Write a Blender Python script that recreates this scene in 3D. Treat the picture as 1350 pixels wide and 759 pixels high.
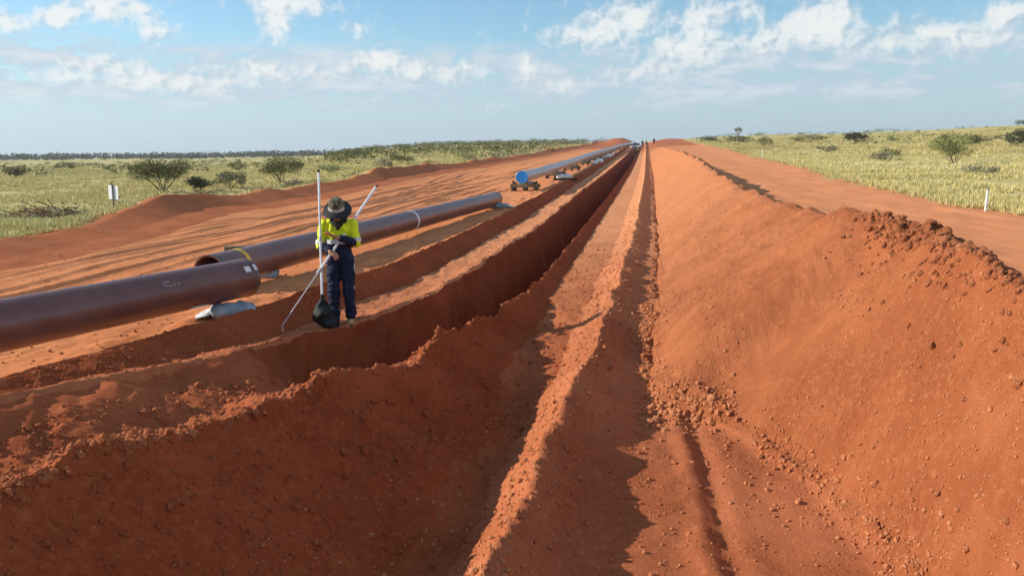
import bpy, bmesh, math, random
import numpy as np
from mathutils import Vector, Matrix

for _o in list(bpy.data.objects):
    bpy.data.objects.remove(_o, do_unlink=True)
SC = bpy.context.scene
COL = SC.collection
RNG = np.random.default_rng(7)
random.seed(7)
PI = math.pi

# ------------------------------------------------------------------ camera
CAM_H = 2.28
PITCH, YAW, ROLL = math.radians(-9.75), math.radians(9.4), math.radians(0.3)
cam_d = bpy.data.cameras.new('camera')
cam = bpy.data.objects.new('camera', cam_d)
COL.objects.link(cam)
cam_d.sensor_width = 36.0
cam_d.lens = 1060.0 / 1350.0 * 36.0
cam_d.clip_start = 0.05
cam_d.clip_end = 20000
cam.location = (0, 0, CAM_H)
_fw = Vector((-math.sin(YAW) * math.cos(PITCH), math.cos(YAW) * math.cos(PITCH), math.sin(PITCH)))
_r0 = Vector((math.cos(YAW), math.sin(YAW), 0))
_u0 = _r0.cross(_fw)
_R = _r0 * math.cos(ROLL) - _u0 * math.sin(ROLL)
_U = _r0 * math.sin(ROLL) + _u0 * math.cos(ROLL)
cam.rotation_euler = Matrix((_R, _U, -_fw)).transposed().to_euler()
SC.camera = cam

# ------------------------------------------------------------------ sun, sky, exposure
SUN_EL = math.radians(24)
SUN_VEC = Vector((-0.988, -0.155, 0)).normalized() * math.cos(SUN_EL) + Vector((0, 0, math.sin(SUN_EL)))
sun_d = bpy.data.lights.new('sun', 'SUN')
sun_d.energy = 5.0
sun_d.angle = math.radians(0.55)
sun_d.color = (1.0, 0.93, 0.82)
sun = bpy.data.objects.new('sun', sun_d)
sun.location = (-30, -10, 30)
sun.rotation_euler = SUN_VEC.to_track_quat('Z', 'Y').to_euler()
COL.objects.link(sun)

SC.view_settings.view_transform = 'Standard'
SC.view_settings.look = 'None'
SC.view_settings.gamma = 1.0
SC.view_settings.exposure = 0.4
SC.cycles.max_bounces = 5
SC.cycles.diffuse_bounces = 2
SC.cycles.adaptive_threshold = 0.02
SC.cycles.use_denoising = True
SC.cycles.use_adaptive_sampling = True


class NT:
    """small node-tree builder"""
    def __init__(s, tree):
        s.t = tree; s.n = tree.nodes; s.l = tree.links

    def node(s, typ, **kw):
        nd = s.n.new(typ)
        for k, v in kw.items():
            setattr(nd, k, v)
        return nd

    def put(s, sock, v):
        if v is None:
            return
        if isinstance(v, bpy.types.NodeSocket):
            s.l.new(v, sock)
        else:
            sock.default_value = v

    def m(s, op, a, b=None, c=None, clamp=False):
        nd = s.node('ShaderNodeMath', operation=op, use_clamp=clamp)
        s.put(nd.inputs[0], a)
        s.put(nd.inputs[1], b)
        if c is not None:
            s.put(nd.inputs[2], c)
        return nd.outputs[0]

    def mix(s, f, a, b):
        nd = s.node('ShaderNodeMix', data_type='RGBA')
        s.put(nd.inputs[0], f); s.put(nd.inputs[6], a); s.put(nd.inputs[7], b)
        return nd.outputs[2]

    def sstep(s, x, lo, hi, a=0.0, b=1.0):
        nd = s.node('ShaderNodeMapRange', interpolation_type='SMOOTHSTEP')
        s.put(nd.inputs[0], x); s.put(nd.inputs[1], lo); s.put(nd.inputs[2], hi)
        s.put(nd.inputs[3], a); s.put(nd.inputs[4], b)
        return nd.outputs[0]

    def noise(s, vec, scale, detail=4.0, rough=0.55, dist=0.0):
        nd = s.node('ShaderNodeTexNoise')
        if vec is not None:
            s.l.new(vec, nd.inputs['Vector'])
        nd.inputs['Scale'].default_value = scale
        nd.inputs['Detail'].default_value = detail
        nd.inputs['Roughness'].default_value = rough
        nd.inputs['Distortion'].default_value = dist
        return nd.outputs['Fac']

    def xyz(s, x, y, z=0.0):
        nd = s.node('ShaderNodeCombineXYZ')
        s.put(nd.inputs[0], x); s.put(nd.inputs[1], y); s.put(nd.inputs[2], z)
        return nd.outputs[0]


world = bpy.data.worlds.new('World')
SC.world = world
world.use_nodes = True
world.cycles.sampling_method = 'MANUAL'
world.cycles.sample_map_resolution = 256
W = NT(world.node_tree)
W.n.clear()
SKY_STRENGTH = 0.10
sky = W.node('ShaderNodeTexSky', sky_type='NISHITA')
sky.sun_disc = False
sky.sun_elevation = SUN_EL
sky.sun_rotation = math.atan2(-SUN_VEC.x, SUN_VEC.y)
sky.air_density = 1.0
sky.dust_density = 0.6
sky.ozone_density = 1.2
tc = W.node('ShaderNodeTexCoord')
sep = W.node('ShaderNodeSeparateXYZ')
W.l.new(tc.outputs['Generated'], sep.inputs[0])
AZ = W.m('ARCTAN2', sep.outputs[0], sep.outputs[1])
EL = W.m('ARCSINE', sep.outputs[2])
AZD = W.m('MULTIPLY', AZ, 57.2958)
ELD = W.m('MULTIPLY', EL, 57.2958)
# cloud banks of this sky: azimuth, elevation (deg), half sizes, weight
CLOUDS = [(11.07, 7.87, 2.07, 1.37, 0.5), (8.09, 7.09, 1.5, 0.94, 0.3), (3.2, 8.47, 2.2, 1.42, 0.3), (2.52, 6.52, 3.69, 0.97, 0.3), (-2.85, 8.41, 2.8, 1.25, 0.24), (-1.07, 8.85, 1.11, 0.96, 0.28), (-4.89, 7.37, 2.58, 0.88, 0.2), (6.34, 8.95, 1.05, 0.74, 0.25), (-8.27, 5.77, 0.68, 0.75, 0.3), (-34.68, 8.61, 2.81, 0.96, 0.34), (-37.69, 7.97, 1.05, 0.73, 0.34), (-40.19, 7.46, 1.16, 0.63, 0.32), (-32.2, 7.27, 1.25, 0.64, 0.25), (-24.99, 8.27, 1.26, 1.31, 0.36), (-23.73, 9.48, 2.7, 0.56, 0.3), (-20.19, 8.02, 1.11, 0.58, 0.24), (-18.39, 6.2, 1.74, 0.74, 0.36), (-12.3, 5.63, 0.94, 0.55, 0.24), (-10.39, 3.09, 1.69, 0.41, 0.22), (-14.3, 4.93, 2.35, 0.45, 0.16), (17.42, 6.94, 2.43, 0.97, 0.24), (21.02, 7.62, 1.52, 1.01, 0.32), (20.28, 6.31, 2.31, 0.6, 0.2), (14.71, 6.39, 2.14, 0.82, 0.2), (-35.79, 5.31, 2.79, 0.72, 0.22), (-29.94, 4.24, 4.25, 0.85, 0.2), (-21.97, 5.06, 4.31, 0.69, 0.17), (-38.72, 4.52, 2.45, 0.62, 0.18), (-33.52, 4.33, 2.68, 0.65, 0.22), (-26.6, 5.27, 2.91, 0.62, 0.2), (-15.33, 5.43, 3.12, 0.6, 0.2), (-6.96, 4.4, 3.66, 0.61, 0.18), (-0.74, 5.12, 3.55, 0.7, 0.2)]
bias = 0.0
PV = W.xyz(AZD, ELD, 0.0)
for a, e, ra, re, w in CLOUDS:
    v1 = W.node('ShaderNodeVectorMath', operation='MULTIPLY_ADD')
    W.l.new(PV, v1.inputs[0]); v1.inputs[1].default_value = (1 / ra, 1 / re, 0); v1.inputs[2].default_value = (-a / ra, -e / re, 0)
    v2 = W.node('ShaderNodeVectorMath', operation='DOT_PRODUCT')
    W.l.new(v1.outputs[0], v2.inputs[0]); W.l.new(v1.outputs[0], v2.inputs[1])
    bias = W.m('MULTIPLY_ADD', W.m('POWER', 0.36788, v2.outputs['Value']), w, bias)
# other parts of the sky carry the same kind of scattered cumulus
gen = W.m('MULTIPLY', W.m('SUBTRACT', W.noise(W.xyz(W.m('MULTIPLY', AZD, 0.05), W.m('MULTIPLY', ELD, 0.11), 3.0), 1.6, 2.0), 0.5), 0.75)
high = W.sstep(ELD, 9.5, 14.0)
bias = W.m('ADD', bias, W.m('MULTIPLY', gen, high))
cp = W.xyz(W.m('MULTIPLY', AZD, 0.62), W.m('MULTIPLY', ELD, 0.66), 0.0)
cp_up = W.xyz(W.m('MULTIPLY', W.m('SUBTRACT', AZD, .30), 0.62), W.m('MULTIPLY', W.m('ADD', ELD, 0.22), 0.66), 0.0)
n1 = W.noise(cp, 1.25, 8.0, 0.60, 0.3)
n1u = W.noise(cp_up, 1.25, 3.0, 0.60, 0.3)
low = W.sstep(ELD, 5.5, 1.5, 0.0, 0.10)
core = W.m('ADD', W.m('MULTIPLY', W.m('SUBTRACT', n1, .5), 1.35), W.m('SUBTRACT', W.m('MULTIPLY', bias, 2.0), low))
dens = W.m('MULTIPLY', W.sstep(core, 0.0, 0.76), W.sstep(core, 0.0, 0.3, 0.75, 1.0))
relief = W.m('ADD', W.m('MULTIPLY', W.m('SUBTRACT', n1, n1u), 2.2), W.m('MULTIPLY', core, 1.1))
lit = W.sstep(relief, -0.10, 0.75)
# thin grey-blue veil in low bands
vp = W.xyz(W.m('MULTIPLY', AZD, 0.15), W.m('MULTIPLY', ELD, 0.52), 7.0)
vn = W.noise(vp, 1.9, 7.0, 0.64, 0.4)
vband = W.m('MULTIPLY', W.sstep(ELD, 1.8, 3.8), W.sstep(ELD, 7.6, 6.0))
vband = W.m('ADD', vband, W.m('MULTIPLY', W.sstep(ELD, 9, 14), .35))
veil = W.m('MULTIPLY', W.sstep(vn, 0.33, 0.57), W.m('MULTIPLY', vband, 0.95))
K = 1.0 / SKY_STRENGTH / 2 ** SC.view_settings.exposure
tint = W.node('ShaderNodeMix', data_type='RGBA', blend_type='MULTIPLY')
tint.inputs[0].default_value = 1.0
W.l.new(sky.outputs[0], tint.inputs[6])
tint.inputs[7].default_value = (0.82, 1.08, 1.22, 1)
c = tint.outputs[2]
# low-level haze over the horizon
hz = W.sstep(ELD, 9.0, -2.0, 0.0, 0.85)
c = W.mix(hz, c, (0.50 * K, 0.65 * K, 0.76 * K, 1))
c = W.mix(veil, c, W.mix(W.sstep(vn, .45, .68), (0.53 * K, 0.65 * K, 0.76 * K, 1), (0.74 * K, 0.80 * K, 0.85 * K, 1)))
cc = W.mix(lit, (0.50 * K, 0.60 * K, 0.68 * K, 1), (0.93 * K, 0.94 * K, 0.92 * K, 1))
c = W.mix(W.m('MULTIPLY', dens, 0.93), c, cc)
bg = W.node('ShaderNodeBackground')
bg.inputs['Strength'].default_value = SKY_STRENGTH
W.l.new(c, bg.inputs['Color'])
wo = W.node('ShaderNodeOutputWorld')
W.l.new(bg.outputs[0], wo.inputs['Surface'])

# ------------------------------------------------------------------ terrain
# BEGIN MATH
def _hash(ix, iy, seed):
    h = (ix.astype(np.int64) * 374761393 + iy.astype(np.int64) * 668265263 + seed * 974634777) & 0xFFFFFFFF
    h = ((h ^ (h >> 13)) * 1274126177) & 0xFFFFFFFF
    h = h ^ (h >> 16)
    return (h & 0xFFFFFF).astype(np.float32) / np.float32(0xFFFFFF)


def vnoise(x, y, seed=0):
    x = np.asarray(x, np.float64); y = np.asarray(y, np.float64)
    ix = np.floor(x); iy = np.floor(y)
    fx = (x - ix).astype(np.float32); fy = (y - iy).astype(np.float32)
    fx = fx * fx * fx * (fx * (fx * 6 - 15) + 10); fy = fy * fy * fy * (fy * (fy * 6 - 15) + 10)
    ix = ix.astype(np.int64); iy = iy.astype(np.int64)
    a = _hash(ix, iy, seed); b = _hash(ix + 1, iy, seed); c = _hash(ix, iy + 1, seed); d = _hash(ix + 1, iy + 1, seed)
    return (a + (b - a) * fx) * (1 - fy) + (c + (d - c) * fx) * fy - 0.5


def fbm(x, y, oct=4, seed=0, rough=0.5):
    s = 0.0; a = 1.0
    for i in range(oct):
        s = s + a * vnoise(x * 2.03 ** i + 17.3 * i, y * 2.03 ** i - 9.1 * i, seed + i * 31)
        a *= rough
    return s


def sst(x, a, b):
    t = np.clip((x - a) / (b - a), 0, 1)
    return t * t * (3 - 2 * t)


AZ_T = [-180, -60, -42, -30, -23, -19, -14, -8, -2.5, 0, 2.7, 7.6, 12.4, 17, 23, 40, 180]
HZ_T = [-1, -2.2, -2.4, -2.2, -0.8, 2.6, 3.7, 4.4, 4.8, 4.7, 5.2, 6.1, 6.4, 7.2, 8.7, 9, 2]


def base_z(X, Y):
    R = np.hypot(X, Y); az = np.degrees(np.arctan2(X, Y))
    prof = np.interp(az, AZ_T, HZ_T)
    s = np.clip((R - 24) / 276, 0, 1) ** 1.2
    z = prof * s
    z = z - np.clip(R - 320, 0, None) * np.where(prof > 0, 0.012, 0.0035)
    return z


def curve(Y, pts):
    p = np.array(pts, float)
    return np.interp(Y, p[:, 0], p[:, 1])


def wob(Y, amp, freq, seed):
    Y = np.asarray(Y, float)
    return amp * 2 * fbm(Y * freq, np.zeros_like(Y) + seed * 3.7, 4, seed, 0.55)


def layout(Y):
    """lateral lines of the earthworks at stations Y (arrays)"""
    Y = np.asarray(Y, float)
    far = sst(Y, 14, 40)
    d = {}
    d['bankx'] = curve(Y, [(-50, -14), (15, -14.2), (20, -15.0), (26, -16.2), (36, -16.8), (50, -17.4), (75, -17), (120, -16), (300, -15)]) + wob(Y, .4, .12, 3)
    d['bankh'] = 0.62 + wob(Y, .26, .16, 4)
    d['A'] = curve(Y, [(-20, -5.5), (4, -5.25), (5.5, -5.14), (7.5, -5.15), (9.6, -5.02), (16, -4.56), (27, -4.54), (42, -4.66), (300, -4.5)]) + wob(Y, .05, .7, 5) * (1 - .7 * far)
    d['B'] = curve(Y, [(-20, -5.1), (4, -4.75), (4.9, -4.54), (5.9, -4.16), (7.0, -4.12), (8.3, -4.12), (9.4, -4.10), (9.8, -3.86), (10.5, -3.66), (12, -3.38), (15, -3.22), (22, -3.18), (40, -3.2), (82, -2.95), (300, -2.7)]) + wob(Y, .09, .8, 6) * (1 - .75 * far)
    d['R'] = curve(Y, [(-20, -4.0), (2, -3.5), (3.28, -3.12), (3.97, -3.0), (5.46, -2.82), (7.2, -2.2), (8.6, -2.12), (9.6, -1.95), (11, -1.78), (15, -1.74), (26, -1.70), (40, -1.6), (75, -1.4), (300, -1.3)]) + wob(Y, .10, 1.1, 8) * (1 - .8 * sst(Y, 9, 16))
    d['Rh'] = curve(Y, [(-20, .62), (2, .62), (3.28, .60), (3.97, .52), (5.46, .38), (6.4, .29), (7.2, .22), (8.5, .21), (10.2, .22), (11.4, .16), (13, .13), (20, .12), (60, .12)]) + wob(Y, .10, 1.3, 9) * (1 - .75 * sst(Y, 10, 14))
    d['depth'] = curve(Y, [(-20, -.34), (5, -.27), (6, -.15), (7, .05), (7.6, .30), (8.2, .65), (9, 1.1), (10, 1.45), (12, 1.6), (300, 1.6)])
    d['Ah'] = curve(Y, [(-20, .5), (5.5, .45), (7.5, .35), (9.6, .25), (16, .22), (300, .22)])
    d['Bz'] = curve(Y, [(-20, .5), (4.9, .5), (5.9, .42), (7, .3), (8.3, .12), (9.3, 0), (300, 0)])
    d['plat'] = curve(Y, [(-20, -.65), (3.5, -.62), (5, -.56), (6.5, -.45), (8, -.27), (9.5, -.10), (11, 0), (300, .0)])
    d['b2'] = curve(Y, [(-20, -1.05), (3.5, -.91), (4.3, -.885), (6.1, -.785), (8.1, -.575), (9.4, -.46), (13, -.36), (21, -.25), (54, -.06), (300, 0)]) + wob(Y, .06, 1.4, 11) * (1 - .7 * far)
    d['b2h'] = curve(Y, [(-20, -.26), (3.5, -.21), (5, -.16), (6.3, -.09), (8.1, .10), (10, .21), (12, .25), (60, .24)]) + wob(Y, .05, 1.2, 12) * (1 - .6 * far)
    notch = np.exp(-((Y - 6.7) / .22) ** 2)
    d['b2h'] = d['b2h'] - .07 * notch
    d['q'] = curve(Y, [(-20, -.62), (4, -.58), (6, -.46), (8, -.24), (10, -.06), (11.5, 0), (300, 0)])
    d['f'] = curve(Y, [(-20, 2.4), (3.7, 1.95), (5.3, 1.65), (6.5, 1.33), (7.3, .90), (7.6, .55), (7.95, .10), (9.95, -.12), (14, -.02), (40, .08), (300, .1)]) + wob(Y, .07, 1.0, 13)
    d['f'] = np.maximum(d['f'], d['b2'] + .46)
    d['B'] = np.maximum(d['B'], d['A'] + .3)
    gap = d['R'] - d['B']
    d['wall'] = np.clip(.14 + .10 * d['depth'] + .6 * np.clip((1.3 - d['depth']) / 1.2, 0, 1), .1, gap * .5)
    d['wr'] = np.clip(.12 + .12 * d['depth'] + 1.2 * np.clip((1.2 - d['depth']) / 1.2, 0, 1), .1, gap * .46)
    d['cx'] = curve(Y, [(-20, 2.6), (3, 2.7), (4.5, 2.55), (6, 2.42), (8, 2.38), (10, 2.3), (16, 2.25), (40, 2.3), (300, 2.3)]) + wob(Y, .10, .5, 14)
    d['ch'] = curve(Y, [(-20, 1.2), (3, 1.05), (4.9, 1.22), (5.6, 1.33), (6.6, 1.48), (8.4, 1.60), (9.7, 1.45), (14, 1.40), (20, 1.35), (27, 1.45), (36, 1.68), (48, 1.74), (60, 1.68), (85, 1.5), (120, 1.15), (160, .62), (185, .44), (300, .44)]) + wob(Y, .05, .45, 15)
    d['grx'] = curve(Y, [(-50, 8.6), (25, 8.9), (40, 9.0), (60, 9.6), (120, 11), (300, 11)]) + wob(Y, .4, .15, 16)
    return d


def cols():
    L = [np.arange(-18.6, -7.2, .05), np.arange(-7.2, -4.9, .036), np.linspace(-4.9, -3.4, 70, False), np.linspace(-3.4, -3.1, 26, False), np.linspace(-3.1, -2.0, 56, False), np.linspace(-2.0, -1.8, 22, False),
         np.linspace(-1.8, -.5, 70, False), np.linspace(-.5, .15, 36, False), np.linspace(.15, 2.35, 110, False), np.arange(2.35, 3.2, .025), np.arange(3.2, 6, .07), np.arange(6, 13.6, .12)]
    mid = np.concatenate(L)
    out = []; s = .14; x = 13.6
    while x < 6000:
        out.append(x); x += s; s *= 1.14
    right = np.array(out)
    out = []; s = .1; x = -18.6
    while x > -6000:
        x -= s; s *= 1.14; out.append(x)
    return np.concatenate([np.array(out)[::-1], mid, right])


def rows():
    back = [-300, -150, -80, -45, -25, -14, -8, -5, -3, -1.6, -.6, .2, .7, 1.1, 1.4, 1.7, 1.95]
    out = list(back); y = 2.1
    while y < 75:
        out.append(y); y *= 1.0063
    while y < 420:
        out.append(y); y *= 1.02
    while y < 7000:
        out.append(y); y *= 1.09
    return np.array(out)


XC, YR = cols(), rows()
D = layout(YR)
n_r, n_c = len(YR), len(XC)
REF = np.array([-1e5, -18.6, -7.2, -4.9, -3.4, -3.1, -2.0, -1.8, -.5, .15, 2.35, 6.0, 1e5])
one = np.ones(n_r)
ACT = np.stack([-1e5 * one, -18.6 * one, -7.2 * one, D['A'], D['B'], D['B'] + D['wall'], D['R'] - D['wr'], D['R'], D['b2'], D['f'], D['cx'], 6.0 * one, 1e5 * one], 1)
XX = np.stack([np.interp(XC, REF, ACT[i]) for i in range(n_r)])
YY = np.repeat(YR[:, None], n_c, 1)
Z = np.zeros((n_r, n_c), np.float64)
for i in range(n_r):
    g = {k: v[i] for k, v in D.items()}
    A, B, Rr, b2, f, cx = g['A'], g['B'], g['R'], g['b2'], g['f'], g['cx']
    wall, wr = g['wall'], g['wr']
    Rz = g['Rh']; P = g['plat']
    px = [-60, -30, g['bankx'] - 2.2, g['bankx'] - .5, g['bankx'], g['bankx'] + 1.1, g['bankx'] + 3.6, -9, A - .9, A - .22, A, A + .42, B - .4, B - .06, B, B + wall * .45, B + wall,
          Rr - wr, Rr - wr * .4, Rr, Rr + min((Rz - P) * .62, (b2 - .44 - Rr) * .4), min(Rr + (Rz - P) * 1.4 + .08, b2 - .44), b2 - .42, b2 - .16, b2, b2 + .30, b2 + .62, f - .02, f + .12, cx - .12, cx, cx + .14, cx + max(.1, g['ch'] - .42) * 1.2 + .15, g['grx'] - 2, g['grx'] - .4, g['grx'] + 1, 40]
    pz = [.35, .3, .22, g['bankh'] * .9, g['bankh'], g['bankh'] * .38, .0, .04, .12, .14, g['Ah'], max(g['Ah'] - .30, g['Bz'] - .10), g['Bz'] - .04, g['Bz'] + .03, g['Bz'], (g['Bz'] - g['depth']) * .5, -g['depth'],
          -g['depth'], -g['depth'] * .3 + Rz * .5 if g['depth'] > .3 else -g['depth'] * .5 + Rz * .5, Rz, Rz - (Rz - P) * .50, P - .03, P + .03, g['b2h'] * .62 + P * .38, g['b2h'], g['b2h'] * .35 + g['q'] * .65, g['q'], g['q'] - .01, g['q'] + .06, g['ch'] - .05, g['ch'], g['ch'] - .06, .42, .46, .58, .62, .55]
    px = np.maximum.accumulate(np.array(px) + np.arange(len(px)) * 1e-5)
    Z[i] = np.interp(XX[i], px, pz)
# soften the kinks, keep the trench walls steep
col = lambda k: D[k][:, None]
fade_far = np.clip(1 - sst(YY, 60, 160), 0, 1)
near_w = np.clip(1 - sst(np.abs(XX), 25, 60), 0, 1)
u_heap = np.clip((XX - col('f')) / np.maximum(col('cx') - col('f'), .2), -1, 3)
in_heap = sst(u_heap, 0.0, .08) * (1 - sst(XX, col('cx') + 1.3, col('cx') + 2.0))
in_track = sst(XX, col('bankx') + 1.6, col('bankx') + 3.6) * (1 - sst(XX, col('A') - .25, col('A')))
in_bench = sst(XX, col('A'), col('A') + .1) * (1 - sst(XX, col('B') - .1, col('B')))
in_trench = sst(XX, col('B') - .05, col('B') + .02) * (1 - sst(XX, col('R') - .1, col('R')))
in_wind = sst(XX, col('R') - .1, col('R') + .05) * (1 - .75 * sst(XX, col('R') + .6, col('R') + 1.3)) * (1 - sst(XX, col('b2') - .5, col('b2') - .2))
in_b2 = np.exp(-((XX - col('b2') - .05) / .38) ** 2)
in_right = sst(XX, col('cx') + 1.3, col('cx') + 2.0) * (1 - sst(XX, col('grx') - .5, col('grx')))
in_floor = sst(XX, col('b2') + .35, col('b2') + .6) * (1 - sst(XX, col('f') - .1, col('f') + .05))
# broad undulation
Z += fade_far * near_w * 0.05 * fbm(XX * .5, YY * .35, 3, 40)
# heap: lumps, rills running down the slope, a gully between the two lobes
Z += in_heap * (0.10 * fbm(XX * .9, YY * .8, 3, 41) + 0.05 * fbm(XX * 1.1, YY * 3.0, 3, 42) + 0.030 * fbm(XX * 7, YY * 7, 4, 43, .65) + .02 * fbm((XX + .25 * YY) * 3.2, (YY - .2 * XX) * 1.1, 3, 47, .6)) * (1 - .4 * (1 - fade_far))
gx = sst(u_heap, 0.05, .3) * (1 - sst(u_heap, .85, 1.1))
Z -= gx * 0.34 * np.exp(-((YY - (7.8 + .25 * (XX - .6))) / .40) ** 2)
Z += gx * 0.17 * np.exp(-((YY - (9.0 + .3 * (XX - .6))) / .95) ** 2)
Z += gx * 0.16 * np.exp(-((YY - (5.9 + .2 * (XX - .6))) / .85) ** 2)
# crest clods zone
rough_c = np.exp(-((XX - col('cx') - .12) / .33) ** 2) * sst(YY, 3.2, 4.2) * (1 - sst(YY, 8.6, 10.2))
Z += rough_c * (0.11 * np.abs(fbm(XX * 7, YY * 7, 3, 44, .6)) + .05 * fbm(XX * 2.2, YY * 2.2, 2, 45))
# foot clod ridge
foot = np.exp(-((XX - col('f') - .07) / .10) ** 2) * (1 - sst(YY, 20, 40))
Z += foot * (.025 + .06 * np.abs(fbm(XX * 8, YY * 8, 3, 46, .6)))
# track ruts, running with the line, swinging slightly
swing = XX + .55 * np.sin(YY * .09 + 1.2) + .016 * YY
rut = fbm(swing * 2.6, YY * .02, 4, 50, .7)
rut2 = fbm((XX + .10 * YY) * 3.0, YY * .03, 3, 51, .65)
Z += in_track * (0.012 * rut + .012 * rut2 * sst(fbm(XX * .2, YY * .1, 2, 48), -.1, .25) + 0.007 * fbm(XX * 1.6, YY * .5, 4, 52, .6) + .010 * fbm(XX * 5, YY * 4, 2, 49)) * np.clip(1 - sst(YY, 90, 220), .15, 1)
trk = 0.0
for k, (x0, sl, am, ph, dp) in enumerate([(-7.9, -.012, .25, .3, .050), (-9.2, .03, .2, 1.9, .045), (-9.9, -.045, .3, 2.6, .060), (-11.1, .02, .35, .8, .065), (-11.8, -.07, .2, 4.0, .050), (-12.6, .01, .3, 5.2, .060), (-8.5, -.085, .15, 3.1, .040), (-13.4, .05, .2, 1.2, .05), (-7.2, -.02, .2, 2.2, .035)]):
    for side in (-.75, .75):
        dd = XX - (x0 + side + sl * YY + am * np.sin(YY * .13 + ph))
        lug = 1 + .35 * np.sin(YY * 21 + np.sign(dd) * 1.5)
        on = sst(fbm(YY * .06 + 3 * k, YY * 0 + k, 2, 300 + k), -.25, .15)
        trk = trk + on * (-dp * .75 * lug * np.exp(-(dd / .12) ** 4) + dp * .45 * np.exp(-((np.abs(dd) - .20) / .06) ** 2))
Z += in_track * trk * (1 - sst(YY, 70, 130))
# furrowed rim by the pipes
rim = np.exp(-((XX - col('A') + .55) / .45) ** 2)
Z += rim * .09 * fbm(XX * 2.6, YY * 1.5, 3, 53) * (1 - sst(YY, 40, 80))
Z += in_bench * (.035 * fbm(XX * 2.5, YY * 1.6, 4, 54, .6) + .018 * fbm(XX * 9, YY * 9, 2, 55))
# trench walls: bucket teeth marks, floor crumbs
Z += in_trench * (.09 * fbm(XX * 1.5, YY * 1.3, 3, 56) + .05 * fbm(XX * .7, YY * 5.5, 3, 57) + .03 * fbm(XX * 7, YY * 7, 3, 58, .6)) * (1 - sst(YY, 60, 120))
tt = sst(YY, 3.0, 4.0) * (1 - sst(YY, 7.5, 9.0)) * in_trench
Z += tt * (.05 * fbm((XX * .8 + YY * .45) * 5, (YY * .8 - XX * .45) * .9, 3, 59, .6))
Z += in_wind * (.06 * fbm(XX * 2.1, YY * 2.1, 3, 60) + .032 * fbm(XX * 8, YY * 8, 3, 61, .6)) * (1 - .8 * sst(YY, 10, 13))
crest = np.exp(-((XX - col('R')) / .14) ** 2) * (1 - .85 * sst(YY, 10, 14))
Z += crest * .10 * np.abs(fbm(XX * 5, YY * 5, 3, 62, .6))
Z += in_b2 * (.032 * fbm(XX * 3.2, YY * 3.2, 3, 63) + .026 * fbm(XX * 10, YY * 10, 3, 64, .6)) * (1 - .7 * sst(YY, 30, 80))
# wheel rut and loose strip beside the heap
wx = 0.36 + .06 * (7.6 - YY) + .06 * fbm(YY * .9, XX * 0, 3, 68)
Z += in_floor * (.018 * fbm(XX * 4, YY * 2, 4, 65, .6) + .032 * np.exp(-((XX - wx) / .07) ** 2) - .034 * np.exp(-((XX - wx - .16) / .07) ** 2) + .03 * fbm(XX * 11, YY * 8, 3, 66, .6) * np.exp(-((XX - wx + .1) / .16) ** 2)) * (1 - sst(YY, 7.6, 8.5))
Z += in_right * (.04 * fbm(XX * 1.2, YY * .5, 4, 67) + .05 * rut2 * .6) * (1 - sst(YY, 80, 160))
# outermost grain everywhere near
Z += near_w * (1 - sst(YY, 18, 40)) * (.010 * fbm(XX * 16, YY * 16, 2, 70) + .007 * vnoise(XX * 33, YY * 33, 71))
# pile of cut spoil where the line tops the rise
Z += 1.7 * np.exp(-((XX + 8.5) / 4.5) ** 2 - ((YY - 250) / 12) ** 2) * (1 + .4 * fbm(XX * .3, YY * .3, 3, 72))
Z += .8 * np.exp(-((XX - 7) / 5) ** 2 - ((YY - 262) / 10) ** 2)
# plain: tussocky ground
veg = sst(-XX - (-col('bankx')) + .9 * fbm(XX * .6, YY * .6, 3, 80), .15, .9)
veg = np.maximum(veg, sst(XX - col('grx') + .9 * fbm(XX * .5, YY * .5, 3, 81), -.2, .6))
veg = np.maximum(veg, sst(YY, 275, 300))
Z += veg * (.12 * fbm(XX * .35, YY * .35, 3, 82) + .5 * fbm(XX * .03, YY * .03, 3, 83) * sst(np.hypot(XX, YY), 40, 120))
Z += base_z(XX, YY)
Z[YR < 1.0] = np.minimum(Z[YR < 1.0], 1.3)


UU = np.broadcast_to(XC[None, :], XX.shape)
wt = np.clip((UU + 3.4) / .3, 0, 1)
wmask = sst(wt, .0, .15) * (1 - sst(wt, .85, 1)) * sst(np.repeat(D['depth'][:, None], n_c, 1), .5, 1.1) * (1 - sst(YY, 40, 80))
XXM = XX + wmask * (.12 * fbm(YY * 2.6 + wt * 1.4, wt * 1.5 + YY * .2, 3, 73, .6) + .09 * fbm(YY * 8 + wt * 7, wt * 1.2, 2, 74))


def _row_z(i, x):
    u = np.zeros_like(x)
    for k in range(len(REF) - 1):
        lo, hi = ACT[i, k], ACT[i, k + 1]
        m_ = (x >= lo) & (x <= hi)
        u = np.where(m_, REF[k] + (x - lo) / (hi - lo) * (REF[k + 1] - REF[k]), u)
    j = np.clip(np.searchsorted(XC, u) - 1, 0, n_c - 2)
    tx = np.clip((u - XC[j]) / (XC[j + 1] - XC[j]), 0, 1)
    return Z[i, j] * (1 - tx) + Z[i, j + 1] * tx


def zat(x, y):
    x = np.atleast_1d(np.asarray(x, float)); y = np.atleast_1d(np.asarray(y, float))
    i = np.clip(np.searchsorted(YR, y) - 1, 0, n_r - 2)
    ty = np.clip((y - YR[i]) / (YR[i + 1] - YR[i]), 0, 1)
    r = _row_z(i, x) * (1 - ty) + _row_z(i + 1, x) * ty
    return r if len(r) > 1 else r[0]
# END MATH


# ------------------------------------------------------------------ materials
def principled(name):
    mt = bpy.data.materials.new(name); mt.use_nodes = True
    t = NT(mt.node_tree)
    return mt, t, t.n['Principled BSDF']


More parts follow.
